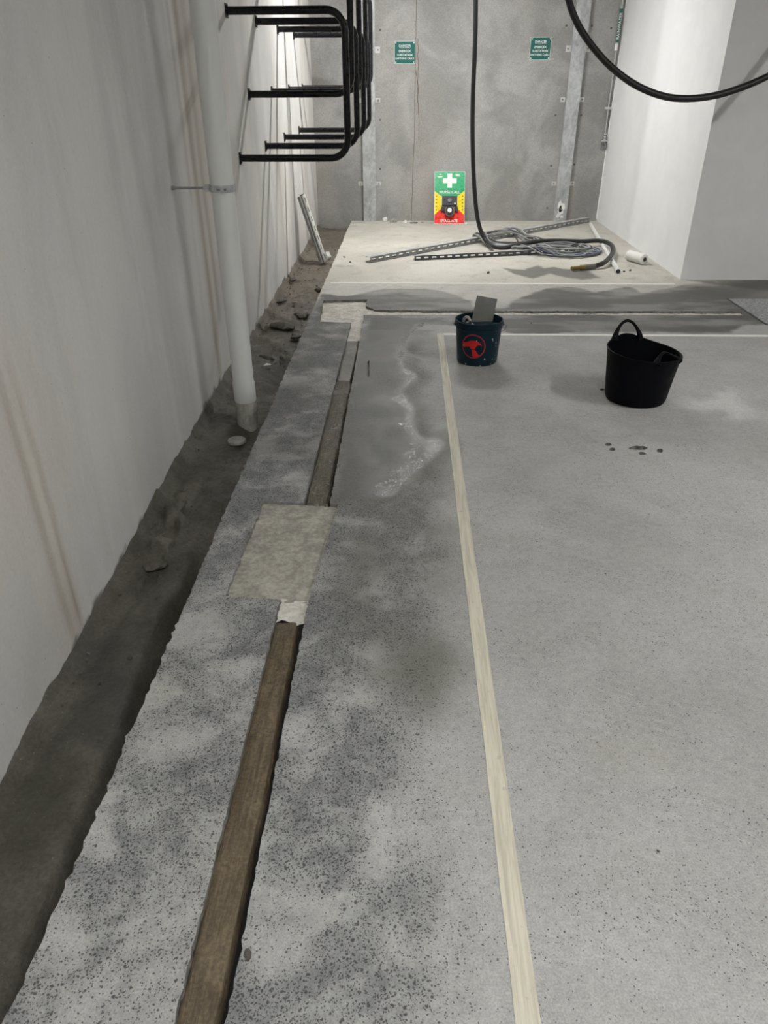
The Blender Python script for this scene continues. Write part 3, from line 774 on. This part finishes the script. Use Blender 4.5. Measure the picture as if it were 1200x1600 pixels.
# nurse call plate leaning on the end wall
PW, PH = .400, .665
def nurse():
    xc = .553; yb = 10.13; lean = math.asin((BACKY-.006-yb-.004)/PH)
    t = empty('nurse_call_panel', (xc, yb, 0.001), 'green, yellow and red nurse call panel leaning on the end wall', 'panel')
    Mx = Matrix.Translation((xc, yb, 0.002)) @ Matrix.Rotation(-lean, 4, 'X')       # local: x right, z up the plate, -y out
    def W(u, v, w=0.0): return tuple(Mx @ Vector((u, -w, v)))
    def flat(nm, poly, w0, th, mat, par=t): return mk(nm, prism(poly, lambda u, v, q: W(u, v, w0+q), th), mat, par)
    h, w = PH, PW/2
    flat('backing_plate', [(-w, 0), (w, 0), (w, h), (-w, h)], 0, .004, M_wtext)
    e = .004
    flat('green_field', [(-w+e, h*.625), (-w*.52, h*.53), (w*.52, h*.53), (w-e, h*.635), (w-e, h-e), (-w+e, h-e)], .004, .001, M_green)
    flat('red_field', [(-w+e, e), (w-e, e), (w-e, h*.17), (w*.52, h*.30), (-w*.52, h*.30), (-w+e, h*.17)], .004, .001, M_red)
    flat('yellow_field', [(-w+e, h*.17), (-w*.52, h*.30), (-w*.52, h*.53), (-w+e, h*.625)], .004, .001, M_yellow)
    flat('yellow_field', [(w-e, h*.17), (w-e, h*.635), (w*.52, h*.53), (w*.52, h*.30)], .004, .001, M_yellow)
    c = h*.825; a = .030; b = .090
    flat('white_cross', [(-a, c-b), (a, c-b), (a, c-a), (b, c-a), (b, c+a), (a, c+a), (a, c+b), (-a, c+b), (-a, c+a), (-b, c+a), (-b, c-a), (-a, c-a)], .005, .001, M_wtext)
    TM = lambda v: Mx @ Matrix.Translation((0, -.0062, v)) @ RX
    text('lettering', 'NURSE CALL', .048, M_wtext, t, TM(h*.605)); text('lettering', 'EVACUATE', .046, M_wtext, t, TM(h*.055))
    for u, v, l in ((-.125, h*.945, .03), (-.13, h*.905, .07), (-.13, h*.89, .05), (.10, h*.945, .06), (.10, h*.93, .05), (.11, h*.915, .06)):
        flat('print_mark', [(u-l/2, v-.003), (u+l/2, v-.003), (u+l/2, v+.003), (u-l/2, v+.003)], .005, .0005, M_wtext)
    for k in range(5):
        for s in (-1, 1):
            v = h*(.27+.065*k); flat('print_mark', [(s*.172-.006, v-.008), (s*.172+.006, v-.008), (s*.172+.006, v+.008), (s*.172-.006, v+.008)], .005, .0005, M_dark)
    bx = flat('control_box', [(-.098, h*.335), (.098, h*.335), (.098, h*.51), (-.098, h*.51)], .005, .05, M_dark)
    flat('box_frame', [(-.104, h*.325), (.104, h*.325), (.104, h*.52), (-.104, h*.52)], .005, .012, M_wtext, bx)
    p0 = Mx @ Vector((0, -.055, h*.425)); p1 = Mx @ Vector((0, -.068, h*.425))
    mk('push_button', cyl(p0, p1, .028, 20), M_chrome, bx, 'auto')
    flat('indicator', [(.06, h*.355), (.078, h*.355), (.078, h*.38), (.06, h*.38)], .055, .002, M_wtext, bx)
    flat('lamp_bracket', [(-.115, h*.235), (.115, h*.235), (.105, h*.32), (-.105, h*.32)], .005, .03, M_dark)
    pr = [(.062*math.cos(q), h*.215+.062*math.sin(q)) for q in np.linspace(math.pi, 2*math.pi, 14)]+[(.062, h*.295), (-.062, h*.295)]
    s = flat('sounder', pr, .005, .06, M_sound)
    mk('sounder_ring', cyl(Mx @ Vector((0, -.065, h*.225)), Mx @ Vector((0, -.078, h*.225)), .050, 24), M_dark, s, 'auto')
    mk('sounder_lens', cyl(Mx @ Vector((0, -.078, h*.228)), Mx @ Vector((0, -.086, h*.228)), .028, 20), M_wtext, s, 'auto')
    for u, v in ((-w+.02, .02), (w-.02, .022), (-w+.02, h-.02), (w-.02, h-.02)):
        mk('corner_screw', cyl(Mx @ Vector((u, -.005, v)), Mx @ Vector((u, -.008, v)), .007, 10), M_chrome, t)
M_sound = plain('smoked_plastic', (.16, .11, .10), .35, 0, .2)
nurse()

# thin water pipe with label and tap, right end of the end wall
wx = 2.46
p_t = ony(965, -40, BACKY-.03); p_b = ony(944, 222, BACKY-.03)
def rain_pipe():
    x = ony(946, 200, BACKY-.03)[0]; y = BACKY-.03; zb = p_b[2]
    t = empty('water_pipe', (x, y, zb), 'thin metal water pipe with green label and tap beside the white block', 'pipe')
    mk('pipe_run', cyl((x, y, zb), (x, y, CEIL-.001), .011, 14), M_chrome, t, 'auto')
    def zof(py): return ony(955, py, y)[2]
    lb = mk('pipe_label', cyl((x, y, zof(66)), (x, y, zof(14)), .019, 20), M_teal, t, 'auto')
    text('lettering', 'RAINWATER', .047, M_wtext, lb, Matrix.Translation((x-.001, y-.0195, (zof(57)+zof(25))/2)) @ RX @ Matrix.Rotation(math.pi/2, 4, 'Z'), .001)
    mk('label_tip', cyl((x, y, zof(79)), (x, y, zof(68)), .0195, 20), M_wtext, t, 'auto')
    z = zof(169)
    c = mk('saddle_clip', box(x-.04, x+.04, y-.013, BACKY-.0005, z-.012, z+.012, .003), M_tab, t)
    tz = zof(222)
    mk('tap_body', tube([(x, y, tz+.10), (x, y, tz), (x, y-.05, tz-.02), (x+.01, y-.10, tz-.07)], [.016, .020, .018, .014], 14), M_brass2, t, 'auto')
    for dz in (.09, .06, .03): mk('union_nut', cyl((x, y, tz+dz-.008), (x, y, tz+dz+.008), .024, 6), M_chrome, t)
    mk('tap_handle', box(x-.05, x+.03, y-.065, y-.052, tz+.01, tz+.025, .004), M_chrome, t)
    mk('backplate', box(x-.02, x+.06, BACKY-.01, BACKY-.0005, tz-.09, tz+.03, .003), M_galvd, t)
M_brass2 = plain('dull_chrome', (.35, .35, .34), .3, .9, .2)
rain_pipe()

# ------------------------------------------------------------------ hoses
HR = .0235
def hose_a():
    pts = [ony(x, y, 8.62) for x, y in ((744.5, -60), (742.5, 60), (739, 150), (738.5, 220), (741, 290), (746, 340))]
    top = pts[0].copy(); top[2] = CEIL-.002; pts = [top]+pts
    z = HR+.035
    fl = [(753, 365, .13), (762, 379, .05), (773, 386, z), (790, 387, z), (808, 383, z), (837, 377.5, z), (866, 376, z), (907, 377, z), (935, 376, z), (949, 379, z), (957, 385, z+.01), (957.5, 394, z+.01), (951, 404, z), (941, 412, HR+.02), (929, 416, HR+.005)]
    pts += [onz(x, y, h) for x, y, h in fl]
    base = onz(773, 386, 0)
    t = empty('rubber_hose', base, 'long black rubber hose hanging down and lying across the cable coils', 'hose', None)
    mk('hose', tube(catmull(pts, .05), HR, 14), M_rubber, t, 'auto')
    a = Vector(onz(929, 416, HR+.005)); b = Vector(onz(893, 419.5, HR+.002)); d = (b-a)
    mk('ferrule', cyl(a-d*.02, a+d*.45, HR+.002, 16), M_hosegrey, t, 'auto')
    mk('brass_nozzle', tube([a+d*.40, a+d*.62, a+d*.63, a+d], [HR+.001, HR+.001, HR-.004, HR-.004], 16), M_brass, t, 'auto')
M_hosegrey = plain('grey_ferrule', (.16, .16, .14), .5, .2, .3)
hose_a()
def hose_b():
    Yd = 6.25
    px = [(878, -150), (880, -80), (884.5, -25), (892, 12), (911, 52), (945, 95), (985, 128), (1028, 148), (1065, 154), (1108, 151), (1150, 140), (1200, 119), (1250, 90)]
    pts = [ony(x, y, Yd) for x, y in px]
    a = pts[0].copy(); a[2] = CEIL-.002; a[0] -= .01; b = pts[-1].copy(); b[0] += 1.0; b[2] = CEIL-.002
    pts = [a]+pts+[b]
    mk('rubber_hose', tube(catmull(pts, .05), HR+.001, 14), M_rubber, smooth='auto', label='black rubber hose sagging in a loop in front of the white block', cat='hose', base=(pts[8][0], Yd, pts[8][2]))
hose_b()

# ------------------------------------------------------------------ cable coils
CH = [(onz(571, 411)[:2]+np.array([0, .015]), onz(915, 347.5)[:2]+np.array([0, .015])), (onz(646, 407)[:2]+np.array([0, .005]), onz(905, 394)[:2]+np.array([0, .005]))]
def over(x, y):
    # the turns ride up over the two channels they lie on
    z = 0
    for a, b in CH:
        e = b-a; q = np.array([x, y])-a; u = min(1, max(0, q@e/(e@e))); d = np.linalg.norm(q-u*e); z = max(z, .066*math.exp(-(max(0, d-.05)/.09)**2))
    return z
def coil(cx, cy, rx, ry, n, seed, label, mats):
    r = random.Random(seed); c = onz(cx, cy)
    t = empty('cable_coil', c, label, 'cable', 'cable coils on the pad')
    for k in range(n):
        X_ = c[0]+r.uniform(-.10, .10); Y_ = c[1]+r.uniform(-.07, .07); a = rx*r.uniform(.60, 1.05); b = ry*r.uniform(.45, 1.05)
        ph = r.uniform(0, 6.28); th0 = r.uniform(-.15, .15)
        P = []
        for i in range(56):
            q = 2*math.pi*i/56
            u = a*math.cos(q)*(1+.05*math.sin(3*q+ph)); v = b*math.sin(q)*(1+.06*math.sin(2*q+ph*2))
            xx, yy = X_+u*math.cos(th0)-v*math.sin(th0), Y_+u*math.sin(th0)+v*math.cos(th0)
            P.append((xx, yy, .010+.0018*k*(.6+.4*math.sin(2*q+ph))+over(xx, yy)))
        mk('cable_turn', tube(P, r.choice((.007, .008, .009)), 7, True), mats[k % len(mats)], t, True)
    tail = [(c[0]+rx*.8, c[1]-ry*.2, .02), (c[0]+rx*.3, c[1]+.05, .085), (c[0]-rx*.4, c[1]-ry*.1, .09), (c[0]-rx*.9, c[1]+ry*.1, .02)]
    mk('cable_tail', tube(catmull(tail, .05), .008, 7), mats[0], t, True)
    return t
coil(789, 377, .36, .42, 11, 3, 'dark grey cable coil under the hanging hose end', [M_cable, M_cabled, M_cable, M_cabled])
coil(872, 393, .46, .36, 14, 8, 'silvery grey cable coil beside the brass hose nozzle', [M_cable, M_cable, M_cabled, M_cable, M_cableb])

# ------------------------------------------------------------------ slotted channels
def slotted(p, q, w, h, pitch, label, name='slotted_channel', roll=0.0, web=None):
    """U channel from p to q (bottom centre line): slotted web on top (roll=0) or facing the camera (roll 90)"""
    p = Vector(p); q = Vector(q); L = (q-p).length; ex = (q-p).normalized(); ez = Vector((0, 0, 1)); ey = ez.cross(ex).normalized(); ez = ex.cross(ey)
    cr, sr = math.cos(roll), math.sin(roll); e1 = ey*cr+ez*sr; e2 = -ey*sr+ez*cr
    t = empty(name, tuple(p), label, 'channel', 'slotted steel channels')
    th = .0025
    def W(s, a, b): return tuple(p+ex*s+e1*a+e2*b)
    def bx(s0, s1, a0, a1, b0, b1):
        V = [W(s, a, b) for s in (s0, s1) for a in (a0, a1) for b in (b0, b1)]
        return V, [(0, 1, 3, 2), (4, 6, 7, 5), (0, 4, 5, 1), (2, 3, 7, 6), (0, 2, 6, 4), (1, 5, 7, 3)]
    sw = w*.40; parts = [bx(0, L, -w/2, -sw/2, h-th, h), bx(0, L, sw/2, w/2, h-th, h)]
    s = 0.0; n = int(L/pitch); sl = pitch*.56
    for k in range(n+1):
        s0 = k*pitch-(pitch-sl)/2; s1 = s0+(pitch-sl); parts.append(bx(max(0, s0), min(L, s1), -sw/2, sw/2, h-th, h))
    mk('slotted_web', join(*parts), web or M_galv, t)
    mk('flange', bx(0, L, -w/2, -w/2+th, 0, h-th), M_galv, t)
    mk('flange', bx(0, L, w/2-th, w/2, 0, h-th), M_galv, t)
    lip = .010
    mk('lip', bx(0, L, -w/2+th, -w/2+lip, 0, th), M_galv, t); mk('lip', bx(0, L, w/2-lip, w/2-th, 0, th), M_galv, t)
    return t
M_web1 = plain('dull_channel_web', (.26, .27, .27), .5, .3, .2)
M_web2 = plain('dark_channel_web', (.085, .09, .095), .5, .3, .2)
a0 = onz(571, 411); a1 = onz(915, 347.5)
slotted((a0[0], a0[1]+.05, .031), (a1[0], a1[1]+.05, .031), .058, .075, .095, 'longest slotted steel channel lying diagonally under the cable coil', roll=math.pi/2, web=M_web1)
b0 = onz(646, 407); b1 = onz(905, 394)
slotted((b0[0], b0[1]+.03, .026), (b1[0], b1[1]+.03, .026), .045, .045, .085, 'darker slotted steel channel lying in front of the cable coils', roll=math.pi/2, web=M_web2)
# one leaning on the left wall
c0 = onz(502, 410, -.115); ct = onx(471, 300, WALLX+.02)
def leaning():
    p = Vector((c0[0]-.01, c0[1]+.05, -.12)); q = Vector((WALLX+.035, c0[1]+.10, ct[2]))
    ex = (q-p).normalized(); L = (q-p).length; ey = Vector((0, 1, 0)); ez = ey.cross(ex).normalized()*-1
    if ez.x < 0: ez = -ez
    t = empty('steel_tray', tuple(p), 'slotted galvanised cable tray leaning on the left wall over the trench', 'tray')
    w = .20; h = .06; th = .003
    def bx(s0, s1, a0, a1, b0, b1):
        V = [tuple(p+ex*s+ey*a+ez*b) for s in (s0, s1) for a in (a0, a1) for b in (b0, b1)]
        return V, [(0, 1, 3, 2), (4, 6, 7, 5), (0, 4, 5, 1), (2, 3, 7, 6), (0, 2, 6, 4), (1, 5, 7, 3)]
    parts = [bx(0, L, -w/2, -.025, h-th, h), bx(0, L, .025, w/2, h-th, h)]
    n = int(L/.1)
    for k in range(n+1): parts.append(bx(max(0, k*.1-.025), min(L, k*.1+.025), -.025, .025, h-th, h))
    mk('slotted_web', join(*parts), M_trayface, t)
    mk('side_flange', bx(0, L, -w/2, -w/2+th, 0, h-th), M_galvd, t); mk('side_flange', bx(0, L, w/2-th, w/2, 0, h-th), M_galvd, t)
    mk('fold_rib', bx(0, L, -w/2-.006, -w/2, h*.45, h*.6), M_tab, t); mk('fold_rib', bx(0, L, -w/2-.004, -w/2, h-.008, h), M_tab, t)
M_trayface = plain('pale_galvanised', (.66, .65, .62), .5, .2, .15, 8)
leaning()
# conduit and roll
p = Vector(onz(921, 348, .02)); q = Vector(onz(966, 424, .02)); dq = (q-p).normalized(); p = p+dq*.12
t = empty('conduit_pipe', tuple(q), 'straight grey plastic conduit lying beside the white block', 'pipe')
mk('conduit', tube([q, p], .022, 16, caps=False), M_pvc, t, 'auto'); mk('bore', tube([q-dq*.001, q-dq*.05], .019, 16), M_dark, t, 'auto')
rc = Vector(onz(1004, 402, .052)); dr = Vector((.42, -.9, 0)).normalized()
t = empty('paper_roll', (rc.x, rc.y, 0), 'white paper roll lying on the floor against the white block', 'roll')
rc.x -= .06
mk('roll_body', tube([rc-dr*.12, rc-dr*.118, rc+dr*.118, rc+dr*.12], [.047, .051, .051, .047], 28), M_paper, t, 'auto')
mk('core', cyl(rc+dr*.1205, rc+dr*.124, .018, 16), M_dark, t, 'auto')
mk('core_rim', tube([rc+dr*.1202, rc+dr*.1225], .024, 16), M_stone, t, 'auto')

# ------------------------------------------------------------------ bucket with trowel
BX, BY = .470, 4.61
def bucket():
    t = empty('bucket', (BX, BY, 0), 'navy plastic bucket with a red hammer emblem and a trowel standing in it', 'bucket')
    H = .278; r0, r1 = .131, .150
    rad = lambda z: r0+(r1-r0)*z/H
    prof = [(.0, .004), (r0-.012, .003), (r0-.004, .001), (r0, .006)]+[(rad(z), z) for z in np.linspace(.02, H-.034, 8)]+[(rad(H)+.004, H-.030), (rad(H)+.0075, H-.028), (rad(H)+.0075, H-.018), (rad(H)+.003, H-.016), (rad(H)+.003, H-.006), (rad(H)+.006, H-.002), (rad(H)+.002, H), (rad(H)-.003, H-.002)]+[(rad(z)-.004, z) for z in np.linspace(H-.02, .03, 6)]+[(r0-.012, .012), (.001, .011)]
    mk('body', lathe(prof[1:], 64, (BX, BY, 0)), M_bucket, t, 'auto')
    # grout left inside
    mk('rim_band', lathe([(rad(H-.05)+.0005, H-.052), (rad(H-.05)+.003, H-.050), (rad(H-.045)+.003, H-.044), (rad(H-.045)+.0005, H-.042)], 64, (BX, BY, 0)), M_bucket, t, 'auto')
    # emblem wrapped on the surface
    phi0 = -math.pi/2-.30; zc = .135
    def S(u, v, w=.0009):
        z = zc+v; r = rad(z)+w; a = phi0+u/r; return (BX+r*math.cos(a), BY+r*math.sin(a), z)
    def wrap(nm, poly, mat):
        n = len(poly); P = np.array(poly); x0, y0 = P.min(0); x1, y1 = P.max(0); s = .006
        gx, gy = np.meshgrid(np.arange(x0, x1, s), np.arange(y0, y1, s)); gx, gy = gx.ravel(), gy.ravel(); m = sdf(gx, gy, poly) > s*.3
        dv = []
        for i in range(n):
            a, b = P[i], P[(i+1) % n]; k = max(1, int(np.linalg.norm(b-a)/s)); dv += [tuple(a+(b-a)*j/k) for j in range(k)]
        v, e, f, *_ = delaunay_2d_cdt([Vector(q) for q in dv]+[Vector(q) for q in zip(gx[m], gy[m])], [(i, (i+1) % len(dv)) for i in range(len(dv))], [], 1, 1e-6)
        A = np.array([(q.x, q.y) for q in v]); T = np.array([q for q in f if len(q) == 3]); c = A[T].mean(1); T = T[inpoly(c[:, 0], c[:, 1], dv)]
        return mk(nm, ([S(*q) for q in A], T), mat, t)
    R1, R0 = .079, .0715; V = []; F = []; n = 56
    for i in range(n):
        a = 2*math.pi*i/n
        V += [S(R1*math.cos(a), R1*math.sin(a)), S(R0*math.cos(a), R0*math.sin(a))]
        j = (i+1) % n; F.append((2*i, 2*j, 2*j+1, 2*i+1))
    mk('emblem_ring', (V, F), M_ring, t)
    head = [(-.070, .022), (-.060, .020), (-.045, .026), (-.020, .036), (.005, .040), (.025, .036), (.045, .022), (.062, .004), (.050, .010), (.035, .012), (.022, .006), (.016, -.006), (.012, -.014), (.006, -.017), (-.012, -.017), (-.020, -.012), (-.024, -.002), (-.034, -.004), (-.044, -.006), (-.062, -.012), (-.068, -.012)]
    wrap('emblem_hammer_head', head, M_emblem)
    wrap('emblem_hammer_handle', [(-.010, -.021), (.014, -.021), (.026, -.040), (.040, -.058), (.026, -.066), (.002, -.071), (-.004, -.060), (-.006, -.040)], M_emblem)
    r = random.Random(2)
    for k in range(16):
        u, v = r.uniform(-.16, .2), r.choice((r.uniform(-.132, -.09), r.uniform(-.1, .06))); s = r.uniform(.002, .006)
        poly = [(u+s*math.cos(q)*r.uniform(.6, 1.2), v+s*1.3*math.sin(q)*r.uniform(.6, 1.2)) for q in np.linspace(0, 6.28, 7, endpoint=False)]
        mk('mortar_splash', ([S(*q, .0014) for q in poly], [tuple(range(7))]), M_stone, t)
    # wire bail folded down on the right
    P = []
    for i in range(25):
        q = math.pi*i/24; P.append((BX+.158*math.cos(q)*1.0, BY+.165*math.sin(q)*.99, H-.035-.055*math.sin(q)))
    P[0] = (BX+.152, BY, H-.03); P[-1] = (BX-.152, BY, H-.03)
    hd = mk('wire_handle', tube([(BX+.155, BY-.02, H-.025), (BX+.172, BY+.0, H-.04), (BX+.178, BY+.03, H-.065), (BX+.172, BY+.05, H-.088), (BX+.158, BY+.06, H-.10)], .0022, 6), M_galvd, t, True)
    for s in (-1, 1): mk('handle_boss', cyl((BX+s*.148, BY, H-.035), (BX+s*.160, BY, H-.035), .010, 12), M_bucket, t)
bucket()
def trowel():
    lo = Vector((BX-.012, BY+.035, .02)); hi = Vector((BX+.052, BY+.108, .385))
    ex = (hi-lo).normalized(); rt = Vector((1, .08, 0)); rt = (rt-ex*rt.dot(ex)).normalized(); nn = rt.cross(ex).normalized()
    if nn.y > 0: nn = -nn
    L = (hi-lo).length; w = .068
    t = empty('plastering_trowel', tuple(lo), 'rectangular steel plastering trowel standing upright in the navy bucket', 'trowel')
    def W(a, b, c): return tuple(lo+rt*a+ex*b+nn*c)
    mk('blade', prism([(-w, 0), (w, 0), (w, L), (-w, L)], lambda u, v, q: W(u, v, q), .002), M_trowel, t)
    mk('spine', prism([(-.012, .02), (.012, .02), (.012, L-.18), (-.012, L-.18)], lambda u, v, q: W(u, v, q+.0021), .004), M_trowel, t)
trowel()
gt = empty('rag', (BX-.075, BY-.0, .20), 'small muddy tool handle resting in the navy bucket', 'handle')
mk('grip', tube(catmull([(BX-.098, BY+.075, .235), (BX-.088, BY+.062, .263), (BX-.068, BY+.055, .268), (BX-.055, BY+.045, .245)], .008), .011, 10), M_stone, gt, True)
mk('shank', tube([(BX-.055, BY+.045, .245), (BX-.03, BY+.0, .06), (BX-.02, BY-.02, .016)], .009, 8), M_dark, gt, True)
gt.name = 'tool_handle'

# ------------------------------------------------------------------ rubber tub
TX, TY = 1.328, 3.955
def tub():
    t = empty('rubber_tub', (TX, TY, 0), 'black flexible rubber tub with two loop handles on the parking bay', 'tub')
    H = .280; r0, r1 = .168, .199; n = 96
    def rimz(a):
        # rim lifts towards its two handles
        d1 = math.cos(a-math.radians(108)); d2 = math.cos(a-math.radians(-62))
        return .030*max(0, d1)**6+.006*max(0, d2)**10 - .018*math.cos(a+.3)
    V = []; F = []
    prof = [(0, 0)]
    rows = [(.0, .004, 0), (r0-.015, .002, 0), (r0-.004, .006, 0), (r0, .016, 0)]+[(r0+(r1-r0)*s, H*s, 1) for s in np.linspace(.12, 1, 12)]
    inner = [(r0+(r1-r0)*s-.006, H*s, 1) for s in np.linspace(.995, .12, 10)]+[(r0-.02, .012, 0), (.0, .010, 0)]
    rim = [(r1+.004, H-.004, 1), (r1+.005, H+.002, 1), (r1, H+.005, 1), (r1-.006, H+.002, 1)]
    allr = rows[1:]+rim+inner[:-1]
    for r, z, k in allr:
        for i in range(n):
            a = 2*math.pi*i/n; s = max(0, z/H)
            rr = r*(1+.035*s*s*math.cos(2*(a-.35))); zz = z+k*rimz(a)*s*s
            lean = .006*s*s
            V.append((TX+rr*math.cos(a)+lean, TY+rr*math.sin(a), zz))
    m = len(allr)
    for j in range(m-1):
        for i in range(n): F.append((j*n+i, j*n+(i+1) % n, (j+1)*n+(i+1) % n, (j+1)*n+i))
    F.append(tuple(range(n-1, -1, -1))); F.append(tuple((m-1)*n+i for i in range(n)))
    mk('body', (V, F), M_tub, t, 'auto')
    def handle(ac, half, rise, lean_in, lab):
        # strap: flat ring following the rim with flared feet
        P = []; rr = []
        for i in range(25):
            s = i/24; a = ac+half*(1-2*s)*1.0
            hgt = math.sin(math.pi*s)**.62*rise
            R = (r1*(1+.035*math.cos(2*(a-.35)))-.002)-lean_in*hgt/rise*1.0
            P.append((TX+R*math.cos(a)+.006, TY+R*math.sin(a), H+rimz(a)-.012+hgt))
            rr.append(.0085+.013*abs(2*s-1)**5)
        mk('handle', tube(P, rr, 10, sy=.75), M_tub, t, 'auto')
    handle(math.radians(108), .46, .088, -.012, 'upright')
    handle(math.radians(-56), .52, .046, .060, 'folded')
tub()

# ------------------------------------------------------------------ drain cover
def drain():
    x0, y0, y1 = 2.715, 5.475, 6.245; x1 = 4.1
    t = empty('drain_cover', (x0, y0, 0), 'textured grey steel drain cover set in the floor at the right', 'drain cover')
    k = NT('tread_plate'); v = k.voro(46); c = k.mix(k.ramp(v, .25, .5), (.52, .53, .52), (.28, .29, .29)); k.bump(k.ramp(v, .2, .5, 1, 0), .8, .008)
    m = k.fin(c, .45, .4)
    mk('tread_plate', box(x0+.012, x1, y0+.012, y1-.012, .0004, .006, .001), m, t)
    for a in ((x0, x0+.010, y0, y1), (x0+.0105, x1, y0, y0+.010), (x0+.0105, x1, y1-.010, y1)):
        mk('frame_edge', box(a[0], a[1], a[2], a[3], .0003, .003), M_dark, t)
drain()

# ------------------------------------------------------------------ rubble and bits
def bit(px, py, z, s, seed, mat, name, label, cat, group, sub=2):
    p = onz(px, py, z); return mk(name, blob((p[0], p[1], z+s[2]*.6), s, seed, sub), mat, smooth='auto', label=label, cat=cat, group=group, base=(p[0], p[1], z))
# clods in the trench
cl_ = [(447, 512, (.10, .07, .025), 'largest flat mud clod across the trench under the racks'), (470, 497, (.06, .05, .03), 'dark mud clod against the slab beside the largest clod'),
       (462, 530, (.05, .04, .025), 'lumpy mud clod against the slab nearer than the largest clod'), (438, 472, (.07, .025, .02), 'narrow mud ridge against the left wall'),
       (413, 560, (.06, .025, .018), 'flat dark mud clod beside the downpipe'), (441, 561, (.045, .02, .014), 'flat dark mud clod against the slab beside the downpipe'),
       (458, 440, (.05, .03, .02), 'small dark mud clump near the leaning tray'), (497, 455, (.03, .03, .025), 'small dark lump on the slab edge near the white line'),
       (242, 888, (.035, .05, .016), 'soft mud lump in the near trench')]
for i, (x, y, s, lab) in enumerate(cl_):
    Yv = onz(x, y, -.15)[1]; z = float(mud_z(Yv))
    bit(x, y, z+.012, s, 40+i, M_clod, 'mud_clod', lab, 'mud clod', 'mud clods in the trench')
# pale scraps
for i, (x, y, z, s, lab) in enumerate([(513, 405, -.08, (.035, .04, .045), 'white crumpled scrap beside the foot of the leaning tray'), (417, 570, -.13, (.022, .018, .006), 'white flake on the mud beside the downpipe'),
        (601, 346.5, 0.0, (.045, .03, .04), 'larger white plaster chunk at the foot of the end wall'), (615, 347.5, 0.0, (.05, .03, .03), 'grey plaster chunk second from the left cable cover'),
        (633, 349, 0.0, (.025, .02, .022), 'small white plaster chip before the dark gap'), (660, 348, 0.0, (.018, .015, .01), 'tiny plaster chip left of the nurse call panel'), (646, 349, 0, (.05, .02, .012), 'flat dark scrap at the foot of the wall crack'), 
        (728, 351, 0.0, (.02, .018, .02), 'small white lump at the right corner of the nurse call panel'), (457, 420, -.12, (.02, .02, .015), 'pale stone on the mud in front of the tray'), (460, 474, -.12, (.03, .012, .012), 'pale sliver of concrete on the trench mud')]):
    bit(x, y, z, s, 70+i, M_dark if 'dark scrap' in lab else (M_paper if 'white' in lab else M_stone), 'plaster_scrap', lab, 'scrap', 'scraps and chips')
for i, (x, y, s, lab) in enumerate([(538, 402, (.02, .012, .006), 'dark crumb on the pale pad nearest the tray foot'), (547, 410, (.018, .012, .006), 'dark crumb on the pale pad nearest the far white line'), (763, 427, (.02, .014, .01), 'dark crumb in front of the slotted channel'),
        (985, 423, (.035, .012, .008), 'brown splinter beside the conduit end'), (975, 425, (.014, .012, .01), 'dark crumb touching the conduit end'), (830, 505, (.008, .006, .004), 'dark speck right of the bucket'), (1028, 1330, (.004, .003, .002), 'tiny dark chip on the near bay floor'), (387, 1492, (.009, .012, .005), 'dark mud crumb on the edge of the near timber strip')]):
    bit(x, y, 0, s, 90+i, M_clod, 'mud_crumb', lab, 'crumb', 'mud crumbs')
# loose grit along the trench, far too many to count
def grit():
    r = random.Random(12); parts = []
    for k in range(260):
        y = r.uniform(.9, 9.5) if k % 3 else r.uniform(5, 8); x = r.choice((r.uniform(WALLX+.02, EDGE-.04), WALLX+.03+abs(r.gauss(0, .03)))); s = r.uniform(.003, .009)
        parts.append(blob((x, y, float(mud_z(y))+.012+r.uniform(-.004, .008)), (s, s*r.uniform(.6, 1.2), s*.7), k, 1))
    return join(*parts)
mk('trench_grit', grit(), M_clod2 if 'M_clod2' in globals() else M_clod, label='loose grit and mud crumbs scattered over the trench mud', cat='grit', kind='stuff', smooth=False)
